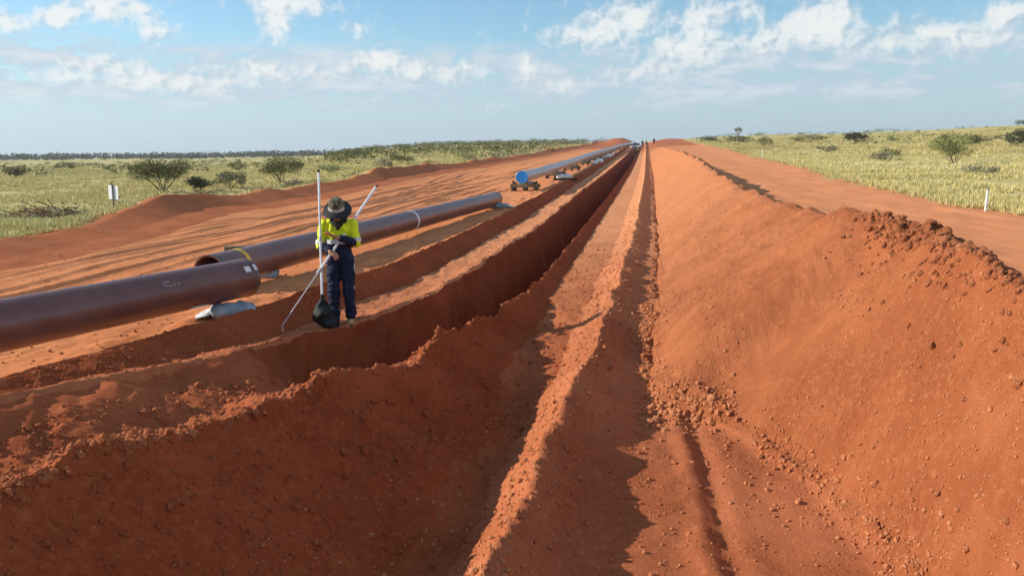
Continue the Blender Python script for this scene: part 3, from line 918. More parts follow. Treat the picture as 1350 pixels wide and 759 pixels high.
# ------------------------------------------------------------------ sandbags and timber supports
def bag_mesh(name, L, Wd, Hh, seed, curl=0.0, ears=True):
    """filled bag: pillow with puckered ends; curl lifts the middle over a saddle"""
    r = np.random.default_rng(seed)
    nu, nv = 26, 20
    V = []; Fq = []
    for i in range(nu + 1):
        u = -1 + 2 * i / nu
        prof = max(0.0, 1 - abs(u) ** 5) ** .5
        for k in range(nv):
            a = 2 * PI * k / nv
            cx_, cz_ = math.cos(a), math.sin(a)
            w = Wd / 2 * (.5 + .5 * prof) * math.copysign(abs(cx_) ** .75, cx_)
            h = Hh / 2 * max(.04, prof) * math.copysign(abs(cz_) ** .8, cz_)
            fold = .10 * math.sin(9 * u + 2.5 * cx_ + seed) * Hh * .25 * prof
            fold += Hh * .10 * float(vnoise(u * 3 + seed, a * 1.3, seed)) * 2
            z_ = h + fold * (1 if cz_ > 0 else .3)
            if z_ < -Hh * .42:
                z_ = -Hh * .42
            V.append((u * L / 2, w, z_ + Hh * .42 - curl * u * u))
    for i in range(nu):
        for k in range(nv):
            a, b = i * nv + k, i * nv + (k + 1) % nv
            Fq.append((a, b, b + nv, a + nv))
    m = MB(); m.add(V, Fq + [tuple(range(nv))[::-1], tuple(range(nu * nv, (nu + 1) * nv))])
    return m


def sandbag(pos, rz, L, Wd, Hh, seed, label, group=None, tail=True, curl=0.0, mat='bag_grey', cat='sandbag'):
    t = empty('sandbag', pos, rz)
    tag(t, label, cat, group)
    bag_mesh('sack', L, Wd, Hh, seed, curl).build('sack', M[mat], t)
    if tail:
        tm = MB()
        V = []; Fq = []
        for i in range(9):
            u = i / 8
            for k in range(9):
                v = -1 + 2 * k / 8
                wd = Wd * (.22 + .30 * math.sin(u * 2.2))
                hz_ = .035 * (1 - u) + .018 * math.sin(v * 5 + u * 4 + seed)
                V.append((-L / 2 * .86 - u * .22, v * wd, .03 + hz_ + Hh * .25 * (1 - u)))
        for i in range(8):
            for k in range(8):
                a = i * 9 + k
                Fq.append((a, a + 1, a + 10, a + 9))
        n0 = len(V)
        V += [(p[0], p[1], p[2] - .012) for p in V]
        Fq += [tuple(q + n0 for q in f[::-1]) for f in Fq]
        for i in range(8):
            for (a, b) in ((i, i + 1), (72 + i, 73 + i), (i * 9, (i + 1) * 9), (i * 9 + 8, (i + 1) * 9 + 8)):
                Fq.append((a, b, b + n0, a + n0))
        tm.add(V, Fq); tm.build('tied_neck', M['bag_white'], t)
    return t


def gz(x, y):
    return float(zat(x, y))


bp = P1a + d1 * .42
sandbag((bp.x + .17, bp.y - .12, gz(bp.x, bp.y) - .02), math.radians(30), .58, .38, .21, 3, 'blue grey sandbag with a pale neck under the end of the nearest pipe')
bp = P1a + d1 * 8.0
sandbag((bp.x, bp.y, gz(bp.x, bp.y)), math.atan2(d1.y, d1.x) + PI / 2, .9, .46, .25, 4, 'sandbag under the nearest pipe beyond the left edge', tail=False) if False else None
bp = P2b - d2 * .45
sandbag((bp.x + .14, bp.y, gz(bp.x, bp.y) - .01), PI + .2, .95, .46, .22, 5, 'blue grey sandbag under the far end of the banded pipe', curl=.02)
bp = P2a + d2 * 1.9
sandbag((bp.x - .12, bp.y, gz(bp.x, bp.y) - .01), .1, .36, .46, .20, 6, 'sandbag under the yellow banded end of the pipe', tail=False)


def skid_mesh(L, w, h, seed):
    m = MB(); m.box((0, 0, 0), (L, w, h), None, .012)
    return m


# a loose timber skid behind the banded pipe
xs, ys = -8.3, 15.6
sk = empty('timber_skid', (xs, ys, gz(xs, ys)), .25)
tag(sk, 'short timber skids lying on the track behind the banded pipe', 'timber skid')
for k, (a, b, c_) in enumerate(((0, 0, .08), (.02, .26, .08), (.0, .13, .20))):
    MB().box((a, b, c_), (.80, .13, .12), None, .012).build('timber', M['timber' if k != 1 else 'timber_dark'], sk)

SUP = [40.0, 53.5, 66, 77.5, 88, 98, 109, 121, 134, 149, 166, 186, 208]
def string_at(y):
    ya = [p.y for p in pts3]
    return float(np.interp(y, ya, [p.x for p in pts3])), float(np.interp(y, ya, [p.z for p in pts3]))


SUPW = ['nearest', 'second', 'third', 'fourth', 'fifth', 'sixth', 'seventh', 'eighth', 'ninth', 'tenth', 'eleventh', 'twelfth', 'thirteenth']
for i, ys in enumerate(SUP):
    xs, zp = string_at(ys)
    zg = gz(xs, ys)
    t = empty('timber_support', (xs, ys, zg), 0.03 * math.sin(i * 7))
    tag(t, 'stacked timber skids with a grey bag saddle carrying the blue end cap' if i == 0 else '%s timber support under the grey pipe string, counting from the blue cap' % SUPW[i], 'pipe support', 'timber supports under the pipe string')
    hgt = max(.16, zp - .28 - zg)
    hb = hgt - .14 - .10
    for k, dx in enumerate((-.56, 0.02, .55)):
        MB().box((dx, .02 * k, .07), (.17, .75, .15), None, .012).build('block', M['timber_dark'], t)
    for k, dy in enumerate((-.2, .2)):
        MB().box((.03 * k, dy, .148 + max(.06, hb) / 2), (1.42, .17, max(.06, hb)), None, .012).build('beam', M['timber'], t)
    top = .148 + max(.06, hb)
    sdl = bag_mesh('saddle_bag', .72, .5, .16, 20 + i, -.05)
    sdl.build('saddle_bag', M['bag_grey'], t, loc=(.10, 0, top - .03))
    for s_ in (-1, 1):
        wm = MB(); wm.add([(s_ * .62, -.1, top), (s_ * .36, -.1, top), (s_ * .62, -.1, top + .16), (s_ * .62, .1, top), (s_ * .36, .1, top), (s_ * .62, .1, top + .16)],
                          [(0, 1, 2), (3, 5, 4), (0, 3, 4, 1), (1, 4, 5, 2), (2, 5, 3, 0)])
        wm.build('wedge', M['timber_dark'], t, smooth=False)
BAGS = [(-5.05, 51.0, 'white'), (-4.95, 78.6, 'white'), (-5.1, 88.8, 'white'), (-4.8, 83.5, 'white'), (-4.9, 96.0, 'grey'), (-4.8, 103.5, 'white'), (-4.9, 114.0, 'white'), (-4.7, 127.0, 'white')]
for i, (xs, ys, mc) in enumerate(BAGS):
    sandbag((xs, ys, gz(xs, ys) - .01), .3 + i * 1.1, 1.0, .62, .34, 40 + i,
            ['white sandbag on the ground nearest the blue capped string end', 'second white sandbag from the blue cap, beside the pipe string', 'fourth sandbag from the blue cap, white, beside the pipe string', 'third sandbag from the blue cap, white, close beside the pipe string',
             'grey sandbag among the white ones beside the pipe string', 'white sandbag beside the pipe string just beyond the grey sandbag', 'second farthest white sandbag beside the pipe string', 'farthest white sandbag beside the pipe string'][i],
            'sandbags beside the pipe string', tail=False, mat='bag_white' if mc == 'white' else 'bag_grey')
    if i == 0:
        sk2 = empty('timber_skid', (xs + .15, ys - 1.0, gz(xs, ys - 1.0)), .08)
        tag(sk2, 'dark timber skid lying in front of the nearest white sandbag', 'timber skid')
        MB().box((0, 0, .07), (1.5, .16, .14), None, .012).build('timber', M['timber_dark'], sk2)

# ------------------------------------------------------------------ people
def capsules_to_mesh(name, caps, voxel, smooth_it=4, disp=0.0, dseed=0, dfreq=14.0):
    """caps: (p0, p1, r0, r1, (sx, sy)) tapered limbs; melted into one continuous skin"""
    bm = bmesh.new()
    for cdef in caps:
        p0, p1, r0, r1 = Vector(cdef[0]), Vector(cdef[1]), cdef[2], cdef[3]
        sx, sy = cdef[4] if len(cdef) > 4 else (1, 1)
        ax = p1 - p0
        L = ax.length
        if L < 1e-6:
            ax = Vector((0, 0, 1)); L = 1e-4
        # side axes kept close to body x / y so that flattening works
        t = ax.normalized()
        x = Vector((1, 0, 0)) - t * t.x
        if x.length < .2:
            x = Vector((0, 1, 0)) - t * t.y
        x.normalize(); y = t.cross(x)
        prof = []
        for k in range(5):
            a = -PI / 2 + PI / 2 * k / 4
            prof.append((r0 * math.cos(a), r0 * math.sin(a)))
        for k in range(5):
            a = PI / 2 * k / 4
            prof.append((r1 * math.cos(a), L + r1 * math.sin(a)))
        seg = 18; rings = []
        for r, h in prof:
            rings.append([bm.verts.new(p0 + t * h + x * (max(r, 1e-4) * math.cos(2 * PI * q / seg) * sx) + y * (max(r, 1e-4) * math.sin(2 * PI * q / seg) * sy)) for q in range(seg)])
        for i in range(len(rings) - 1):
            for q in range(seg):
                bm.faces.new((rings[i][q], rings[i][(q + 1) % seg], rings[i + 1][(q + 1) % seg], rings[i + 1][q]))
        bm.faces.new(rings[0][::-1]); bm.faces.new(rings[-1])
    me = bpy.data.meshes.new(name); bm.to_mesh(me); bm.free()
    o = bpy.data.objects.new(name, me); COL.objects.link(o)
    md = o.modifiers.new('remesh', 'REMESH'); md.mode = 'VOXEL'; md.voxel_size = voxel
    if smooth_it:
        ms = o.modifiers.new('smooth', 'SMOOTH'); ms.iterations = smooth_it; ms.factor = .5
    dg = bpy.context.evaluated_depsgraph_get()
    me2 = bpy.data.meshes.new_from_object(o.evaluated_get(dg))
    bpy.data.objects.remove(o, do_unlink=True); bpy.data.meshes.remove(me)
    me2.name = name
    n = len(me2.vertices)
    if disp and n:
        co = np.zeros(n * 3, np.float32); me2.vertices.foreach_get('co', co); co = co.reshape(-1, 3)
        no = np.zeros(n * 3, np.float32); me2.vertices.foreach_get('normal', no); no = no.reshape(-1, 3)
        f1 = fbm(co[:, 0] * dfreq + co[:, 1] * 5, co[:, 2] * dfreq * 1.5 + co[:, 1] * 7, 3, dseed, .5)
        f2 = np.abs(fbm((co[:, 0] + co[:, 2] * .6) * dfreq * .6, (co[:, 2] * 1.6 + co[:, 1]) * dfreq, 2, dseed + 9))
        co = co + no * ((f1 + .8 * (f2 - .15)) * disp)[:, None]
        me2.vertices.foreach_set('co', co.ravel().astype(np.float32)); me2.update()
    me2.polygons.foreach_set('use_smooth', np.ones(len(me2.polygons), bool))
    return me2


M['skin'] = simple('skin', (.36, .17, .10), .55, 0, .12, 20, .4)
M['hivis'] = simple('hivis_yellow', (.66, .78, .015), .75, 0, .10, 9, .3)
M['navy'] = simple('navy_drill', (.010, .014, .040), .85, 0, .3, 12, .3)
M['reflective'] = simple('reflective_tape', (.52, .53, .54), .45, 0, .08, 30, .6)
M['boot'] = simple('tan_boot', (.42, .26, .13), .8, 0, .2, 20, .3)
M['sole'] = simple('boot_sole', (.03, .025, .02), .8, 0, .2, 20, .3)
M['hat_black'] = simple('black_felt', (.022, .022, .024), .85, 0, .2, 20, .3)
M['scarf'] = simple('dark_scarf', (.030, .024, .022), .9, 0, .4, 30, .2)
M['black_bag'] = simple('black_fabric', (.011, .013, .013), .75, 0, .3, 8, .35, .3, 50)
M['alu'] = simple('white_aluminium', (.72, .72, .72), .35, .3, .08, 10, .5)
M['alu_grey'] = simple('grey_aluminium', (.42, .42, .42), .4, .6, .10, 10, .5)
M['orange'] = simple('orange_plastic', (.62, .10, .03), .5, 0, .1, 20)
M['hair'] = simple('dark_hair', (.025, .018, .014), .7, 0, .3, 60)
mt, tq, bq = principled('camouflage')
_c = tq.node('ShaderNodeTexCoord')
_n = tq.noise(_c.outputs['Object'], 26.0, 2.0, .5, .6)
_cc = tq.mix(tq.sstep(_n, .44, .48), (.028, .026, .016, 1), (.10, .088, .050, 1))
_cc = tq.mix(tq.sstep(tq.noise(_c.outputs['Object'], 17.0, 2.0), .55, .58), _cc, (.17, .15, .10, 1))
tq.l.new(_cc, bq.inputs['Base Color']); bq.inputs['Roughness'].default_value = .9
M['camo'] = mt


def hand_caps(wrist, knuck, palm_n, curl, thumb_dir, spread):
    """palm and five fingers; wrist->knuck is the palm axis, fingers curl towards palm_n"""
    w, k = Vector(wrist), Vector(knuck)
    ax = (k - w).normalized(); nrm = Vector(palm_n).normalized(); side = ax.cross(nrm).normalized() * spread
    caps = []
    for q in (-.026, -.009, .009, .026):
        caps.append((w + side * q * .7, k + side * q, .017, .0145, (1, 1)))
    for q, ln in ((-.030, .060), (-.010, .074), (.010, .080), (.030, .070)):
        b = k + side * q
        d0 = (ax * math.cos(curl) + nrm * math.sin(curl))
        d1_ = (ax * math.cos(curl * 2.1) + nrm * math.sin(curl * 2.1))
        m_ = b + d0 * ln * .5
        caps.append((b, m_, .0095, .0088)); caps.append((m_, m_ + d1_ * ln * .5, .0088, .0075))
    tb = w + ax * .03 + side * .03
    td = (side * .7 + ax * .6 + nrm * thumb_dir).normalized()
    tm = tb + td * .035
    caps.append((tb, tm, .0125, .0105)); caps.append((tm, tm + (ax * .8 + nrm * .5).normalized() * .032, .0105, .0085))
    return caps


def hat_parts(parent, c, tilt):
    xf = Matrix.Translation(Vector(c)) @ Matrix.Rotation(tilt, 4, 'X')
    seg = 40
    # brim with a gentle roll
    V = []; Fq = []
    prof = [(.098, .012), (.125, .004), (.155, -.010), (.180, -.026), (.187, -.031), (.186, -.037), (.155, -.018), (.125, -.004), (.098, .002)]
    for r, z in prof:
        for k in range(seg):
            a = 2 * PI * k / seg
            dip = -.022 * math.cos(2 * a) * ((r - .098) / .1) + .010 * math.sin(3 * a + 1) * ((r - .098) / .1)
            V.append(xf @ Vector((r * math.cos(a), r * 1.05 * math.sin(a), z + dip)))
    for i in range(len(prof) - 1):
        for k in range(seg):
            a, b = i * seg + k, i * seg + (k + 1) % seg
            Fq.append((a, b, b + seg, a + seg))
    hat = empty('hat', (0, 0, 0)); hat.parent = parent
    m = MB(); m.add(V, Fq); m.build('brim', M['hat_black'], hat)
    m = MB(); m.lathe([(.101, 0), (.104, .03), (.102, .07), (.092, .105), (.072, .128), (.045, .140), (.0005, .143)], seg, xf)
    m.build('crown', M['camo'], hat)
    # white band across the front half of the crown
    V = []; Fq = []
    n = 22
    for k in range(n + 1):
        a = PI + .30 + (PI - .60) * k / n
        for z, r in ((.008, .104), (.008, .109), (.050, .109), (.050, .104)):
            V.append(xf @ Vector((r * math.cos(a), r * math.sin(a), z)))
    for k in range(n):
        for q in range(4):
            a, b = k * 4 + q, k * 4 + (q + 1) % 4
            Fq.append((a, b, b + 4, a + 4))
    m = MB(); m.add(V, Fq); m.build('white_band', M['reflective'], hat)


PX, PY = -3.93, 9.95
person = empty('person', (PX, PY, gz(PX, PY) - .01), math.radians(12))
tag(person, 'person in yellow and navy work clothes and brimmed hat looking down beside the trench', 'person')
# local: x to the viewer's right, -y towards the viewer
HIP = .90
rs, re_, rw = (-.185, .01, 1.33), (-.245, .0, 1.06), (-.085, -.215, 1.00)      # arm on the viewer's left: hand on the pole
ls, le, lw = (.175, .01, 1.33), (.225, -.03, 1.09), (.015, -.235, 1.185)       # arm on the viewer's right: hand raised at the chest
body = [((0, .0, .93), (0, .0, 1.10), .105, .10, (1.15, .75)), ((0, .0, 1.10), (0, .0, 1.30), .105, .12, (1.2, .72)), ((-.10, .0, 1.33), (.10, .0, 1.33), .06, .06),
        ((0, .0, 1.34), (0, -.05, 1.43), .05, .046), ((0, -.085, 1.47), (0, -.075, 1.535), .078, .088, (.9, 1.08)), ((0, -.115, 1.43), (0, -.10, 1.46), .048, .06),
        ((0, -.172, 1.47), (0, -.186, 1.452), .010, .014), ((-.078, -.07, 1.49), (-.082, -.065, 1.51), .016, .016), ((.078, -.07, 1.49), (.082, -.065, 1.51), .016, .016),
        ((0, -.158, 1.425), (0, -.156, 1.42), .016, .014),
        (rs, re_, .048, .040), (re_, rw, .038, .026), (ls, le, .048, .040), (le, lw, .038, .026),
        ((-.085, 0, .90), (-.095, -.005, .49), .075, .05), ((-.095, -.005, .49), (-.10, .02, .09), .05, .036),
        ((.085, 0, .90), (.098, -.01, .49), .075, .05), ((.098, -.01, .49), (.105, .01, .09), .05, .036)]
body += hand_caps(rw, Vector(rw) + Vector((.065, -.035, -.035)), (-.1, .5, -.9), .75, .5, 1)
body += hand_caps(lw, Vector(lw) + Vector((-.075, -.02, .03)), (0, -.2, 1), .55, .5, -1)
link('body', capsules_to_mesh('body', body, .0075, 2), M['skin'], person)
shirt_y = [((0, .0, 1.16), (0, .0, 1.28), .118, .132, (1.28, .80)), ((-.115, .01, 1.325), (.115, .01, 1.325), .075, .075), ((0, .005, 1.34), (0, -.01, 1.375), .075, .062),
           (rs, Vector(rs).lerp(Vector(re_), .95), .068, .062), (ls, Vector(ls).lerp(Vector(le), .95), .068, .062), (re_, Vector(re_).lerp(Vector(rw), .12), .060, .054), (le, Vector(le).lerp(Vector(lw), .12), .060, .054)]
shirt = link('shirt', capsules_to_mesh('shirt', shirt_y, .010, 4, .016, 5), M['hivis'], person)
low = [((0, .0, .93), (0, .0, 1.10), .125, .120, (1.28, .84))]
link('shirt_hem', capsules_to_mesh('shirt_hem', low, .010, 4, .018, 6), M['navy'], shirt)
for nm, a, b in (('sleeve', re_, rw), ('sleeve', le, lw)):
    a, b = Vector(a), Vector(b)
    link(nm, capsules_to_mesh(nm, [(a.lerp(b, .14), a.lerp(b, .80), .058, .046)], .009, 3, .014, 8), M['navy'], shirt)
# reflective tape: chest hoop, arm hoops
def hoop(name, c, ax, rx, ry, h, parent, mat='reflective'):
    ax = Vector(ax).normalized()
    x = Vector((1, 0, 0)) - ax * ax.x
    if x.length < .2:
        x = Vector((0, 1, 0)) - ax * ax.y
    x.normalize(); y = ax.cross(x)
    V = []; Fq = []; seg = 30
    for k in range(seg):
        a = 2 * PI * k / seg
        q = x * math.cos(a) * rx + y * math.sin(a) * ry
        wv = 1 + .015 * math.sin(5 * a)
        for e, r in ((-.5, 1.0), (-.5, 1.035), (.5, 1.035), (.5, 1.0)):
            V.append(Vector(c) + ax * h * e + q * r * wv)
    for k in range(seg):
        k2 = (k + 1) % seg
        for c_ in range(4):
            d_ = (c_ + 1) % 4
            Fq.append((k * 4 + c_, k * 4 + d_, k2 * 4 + d_, k2 * 4 + c_))
    m = MB(); m.add(V, Fq)
    return m.build(name, M[mat], parent)


hoop('reflective_tape', (0, 0, 1.115), (0, 0, 1), .166, .118, .058, shirt)
for a, b in ((rs, re_), (ls, le)):
    hoop('reflective_tape', Vector(a).lerp(Vector(b), .86), Vector(b) - Vector(a), .068, .068, .05, shirt)
for s_ in (-1, 1):
    hoop('reflective_tape', (s_ * .088, 0, 1.24), (0, 0, 1), .004, .004, .2, shirt) if False else None
trs = [((-.07, 0, .93), (.07, 0, .93), .105, .105, (1, .95)), ((-.085, 0, .88), (-.096, -.012, .50), .100, .080), ((-.096, -.012, .50), (-.102, .015, .115), .080, .068),
       ((.085, 0, .88), (.100, -.015, .50), .100, .080), ((.100, -.015, .50), (.108, .01, .115), .080, .068)]
tro = link('trousers', capsules_to_mesh('trousers', trs, .011, 3, .022, 12, 12.0), M['navy'], person)
MB().box((.176, .0, .66), (.012, .030, .46), Matrix.Rotation(.04, 3, 'Y'), .003).build('side_stripe', M['reflective'], tro)
for s_ in (-1, 1):
    bx_, by_ = s_ * .105, .015
    bt = link('boot', capsules_to_mesh('boot', [((bx_, by_ + .01, .15), (bx_, by_ + .01, .06), .052, .052), ((bx_, by_ + .03, .05), (bx_ + s_ * .015, by_ - .13, .045), .048, .044, (1, .85))], .008, 2), M['boot'], person)
    MB().box((bx_ + s_ * .007, by_ - .05, .012), (.10, .285, .026), Matrix.Rotation(-s_ * .09, 3, 'Z'), .008).build('sole', M['sole'], bt)
hat_parts(person, (0, -.10, 1.55), math.radians(36))
link('hair', capsules_to_mesh('hair', [((0, -.05, 1.50), (0, -.055, 1.53), .092, .092, (.95, 1.0)), ((0, .0, 1.42), (0, -.02, 1.50), .06, .075)], .010, 3), M['hair'], person)
link('neck_scarf', capsules_to_mesh('neck_scarf', [((-.06, -.03, 1.385), (.06, -.03, 1.385), .055, .055), ((-.03, -.085, 1.345), (.03, -.085, 1.34), .042, .042), ((0, -.11, 1.33), (.005, -.118, 1.29), .045, .022), ((-.07, .03, 1.40), (.07, .03, 1.40), .05, .05)], .009, 3, .016, 15, 18.0), M['scarf'], person)

# things in the person's hands are things of their own, placed in the world
PM = Matrix.Translation(person.location) @ Matrix.Rotation(math.radians(12), 4, 'Z')
def held(name, label, cat, base):
    t = empty(name, PM @ Vector(base), math.radians(12)); tag(t, label, cat)
    return t, Vector(base)


t, b0 = held('survey_staff', 'upright white survey staff tucked under the arm, topped above the hat', 'survey staff', (-.205, -.27, .36))
a_, c_ = Vector((-.205, -.27, .36)) - b0, Vector((-.235, .03, 2.00)) - b0
MB().tube([a_, a_.lerp(c_, .5)], .017, 12).build('lower_tube', M['alu'], t)
MB().tube([a_.lerp(c_, .497), c_], .0145, 12).build('upper_tube', M['alu'], t)
MB().tube([a_.lerp(c_, .47), a_.lerp(c_, .505)], .0225, 12).build('joint_collar', M['alu_grey'], t)
MB().tube([c_, c_ + (c_ - a_).normalized() * .035], .018, 12).build('top_cap', M['sole'], t)
t, b0 = held('reach_pole', 'white pole held aslant with a thin hooked lower end', 'pole', (-.64, -.62, .12))
p0, pm, p1 = Vector((-.64, -.62, .14)) - b0, Vector((-.215, -.30, .77)) - b0, Vector((.47, .24, 1.80)) - b0
MB().tube([p0, pm], .0085, 10).build('thin_rod', M['alu_grey'], t)
MB().tube([pm - (p1 - pm).normalized() * .04, p1], .0175, 12).build('thick_tube', M['alu'], t)
MB().tube([pm - (p1 - pm).normalized() * .05, pm + (p1 - pm).normalized() * .03], .024, 12).build('clamp', M['alu_grey'], t)
MB().tube([p1, p1 + (p1 - pm).normalized() * .02], .019, 12).build('end_cap', M['sole'], t)
MB().tube([p0, p0 + Vector((-.006, -.008, -.03)), p0 + Vector((.0, -.010, -.07)), p0 + Vector((.01, -.012, -.09))], .007, 8).build('hook', M['alu_grey'], t)
t, b0 = held('handset', 'small orange red handset held up at the chest', 'handset', (-.075, -.275, 1.215))
MB().box((0, 0, .012), (.125, .055, .022), Matrix.Rotation(.25, 3, 'Y'), .006).build('case', M['orange'], t)
MB().box((0, -.002, .0245), (.085, .040, .003), Matrix.Rotation(.25, 3, 'Y'), .001).build('screen', M['sole'], t)
# black bag hanging from the staff: a gathered sheet with folds
t, b0 = held('black_bag', 'black cloth bag hanging from the lower end of the staff', 'bag', (-.12, -.30, -.14))
outl = [(-.20, .43), (-.235, .38), (-.285, .29), (-.325, .19), (-.325, .08), (-.245, .02), (-.16, -.055), (-.09, -.11), (-.03, -.125), (.0, -.09), (.015, .03), (.025, .12), (-.02, .18), (-.07, .26), (-.13, .35), (-.175, .43)]
outl = [(q_[0], -.05 + (q_[1] + .125) * .865) for q_ in outl]
cxm, czm = -.15, .17
V = []; Fq = []; rings = 9; no_ = len(outl) * 3
dense = []
for i in range(len(outl)):
    p, q = outl[i], outl[(i + 1) % len(outl)]
    for k in range(3):
        dense.append((p[0] + (q[0] - p[0]) * k / 3, p[1] + (q[1] - p[1]) * k / 3))
for side_ in (-1, 1):
    for j in range(rings):
        u = j / (rings - 1)
        for (qx, qz) in dense:
            x_, z_ = cxm + (qx - cxm) * (1 - u * .98), czm + (qz - czm) * (1 - u * .98)
            bul = .060 * (1 - (1 - u) ** 2.2) ** .8
            fold = .060 * math.sin(19 * x_ + 11 * z_ + (1.2 if side_ > 0 else 0)) * u ** .4 * (1 - .5 * u) + .035 * math.sin(34 * z_ - 16 * x_) * u ** .4
            V.append(Vector((x_, -.34 + side_ * bul + fold, z_)) - b0)
    base_i = (0 if side_ < 0 else rings * no_)
    for j in range(rings - 1):
        for k in range(no_):
            a, b = base_i + j * no_ + k, base_i + j * no_ + (k + 1) % no_
            Fq.append((a, b, b + no_, a + no_))
    Fq.append(tuple(base_i + (rings - 1) * no_ + k for k in range(no_)))
for k in range(no_):
    k2 = (k + 1) % no_
    Fq.append((k, k2, rings * no_ + k2, rings * no_ + k))
mb_ = MB(); mb_.add(V, Fq); mb_.build('cloth', M['black_bag'], t)
MB().tube([Vector((-.203, -.27, .46)) - b0, Vector((-.198, -.275, .41)) - b0], [.024, .030], 12).build('tie', M['black_bag'], t)

# ------------------------------------------------------------------ signs and stakes
M['sign_white'] = simple('white_board', (.80, .81, .84), .5, 0, .04, 3)
M['post_dark'] = simple('dark_post', (.035, .03, .028), .7, 0, .3, 8)
sx_, sy_ = -19.05, 26.6
t = empty('sign', (sx_, sy_, gz(sx_, sy_)), math.radians(-12)); tag(t, 'blank white sign board on a dark post at the edge of the left grassland', 'sign')
MB().box((0, -.03, .50), (.05, .03, 1.0), None, .005).build('post', M['post_dark'], t)
bo = MB().box((.0, 0, .62), (.46, .012, .50), Matrix.Rotation(.05, 3, 'Y'), .003).build('board', M['sign_white'], t)
MB().box((0, -.052, .70), (.06, .012, .03), None, .003).build('bracket', M['alu_grey'], t)
MB().box((0, -.03, 1.03), (.035, .035, .06), None, .006).build('post_cap', M['yellow_paint'], t)
for (a, b, h, lb) in ((8.95, 23.2, .60, 'white marker stake at the edge of the right grassland, nearest to the viewer'), (10.3, 76.0, .85, 'small far white marker stake beside the right grassland')):
    t = empty('marker_stake', (a, b, gz(a, b)), .4); tag(t, lb, 'stake', 'white marker stakes')
    MB().box((.0, 0, h / 2 - .02), (.055, .045, h), Matrix.Rotation(.03, 3, 'Y'), .006).build('stake', M['white_paint'], t)
    MB().box((.0, 0, h * .96), (.062, .052, .05), None, .006).build('top_band', M['alu_grey'], t)

# ------------------------------------------------------------------ far end of the line: pickup and crew
M['car_white'] = simple('white_car_paint', (.74, .75, .76), .3, 0, .04, 3, .5, coat=.5)
M['glass'] = simple('dark_glass', (.02, .025, .03), .08, 0, .05, 3)
M['rubber'] = simple('tyre_rubber', (.02, .02, .02), .85, 0, .2, 10)
M['lamp_red'] = simple('tail_lamp', (.4, .02, .015), .3, 0, .05, 10)
M['lamp_clear'] = simple('head_lamp', (.7, .72, .72), .15, 0, .05, 10)
M['chrome'] = simple('grey_trim', (.10, .10, .11), .4, .3, .1, 10)
ux, uy = -2.7, 196.0
ute = empty('pickup_truck', (ux, uy, gz(ux, uy)), math.radians(8)); tag(ute, 'white pickup truck parked on the red earth at the far end of the line', 'pickup truck')
def prism(m, prof, w, y0=0.0):
    """profile in (along, up), extruded across"""
    n = len(prof)
    m.add([(-w / 2, a, z) for a, z in prof] + [(w / 2, a, z) for a, z in prof], [tuple(range(n)), tuple(range(2 * n - 1, n - 1, -1))] + [(i, n + i, n + (i + 1) % n, (i + 1) % n) for i in range(n)])
    return m
prism(MB(), [(-2.5, .55), (-2.45, .95), (-1.2, 1.05), (2.5, 1.02), (2.5, .55), (1.95, .5), (1.7, .42), (-1.2, .42), (-1.9, .5)], 1.78).build('body', M['car_white'], ute)
cab = prism(MB(), [(-1.22, 1.04), (-.62, 1.70), (.65, 1.74), (.80, 1.03)], 1.56).build('cab', M['car_white'], ute)
MB().add([(-.70, -1.235, 1.08), (.70, -1.235, 1.08), (.62, -.68, 1.66), (-.62, -.68, 1.66)], [(0, 1, 2, 3)])
wv = MB(); wv.add([(-.70, -1.205, 1.09), (.70, -1.205, 1.09), (.64, -.70, 1.645), (-.64, -.70, 1.645)], [(0, 1, 2, 3)])
for p in range(len(wv.v)):
    wv.v[p] = (wv.v[p][0], wv.v[p][1] - .012, wv.v[p][2] + .012)
wv.build('windscreen', M['glass'], ute, smooth=False)
for s_ in (-1, 1):
    q = MB(); q.add([(s_ * .785, -1.0, 1.10), (s_ * .785, -.52, 1.62), (s_ * .785, .55, 1.64), (s_ * .785, .66, 1.10)], [(0, 1, 2, 3)]); q.build('side_window', M['glass'], ute, smooth=False)
    MB().box((s_ * .92, -.85, 1.10), (.16, .08, .14), None, .02).build('mirror', M['chrome'], ute)
    MB().box((s_ * .68, -2.49, .80), (.34, .05, .16), None, .02).build('headlight', M['lamp_clear'], ute)
    MB().box((s_ * .80, 2.50, .82), (.14, .05, .30), None, .02).build('tail_light', M['lamp_red'], ute)
    for a in (-1.6, 1.6):
        w_ = MB(); w_.lathe([(.22, -.11), (.34, -.11), (.37, -.07), (.37, .07), (.34, .11), (.22, .11)], 20, Matrix.Translation((s_ * .80, a, .37)) @ Matrix.Rotation(PI / 2, 4, 'Y'))
        wo_ = w_.build('wheel', M['rubber'], ute)
        r_ = MB(); r_.lathe([(.0005, .06), (.12, .07), (.22, .10)], 20, Matrix.Translation((s_ * .80, a, .37)) @ Matrix.Rotation(s_ * PI / 2, 4, 'Y')); r_.build('rim', M['alu_grey'], wo_)
MB().box((0, -2.53, .78), (.95, .04, .20), None, .01).build('grille', M['chrome'], ute)
MB().box((0, -2.54, .55), (1.70, .12, .16), None, .02).build('bumper', M['chrome'], ute)
MB().box((0, 1.65, 1.25), (1.60, .05, .42), None, .01).build('rack', M['chrome'], ute)

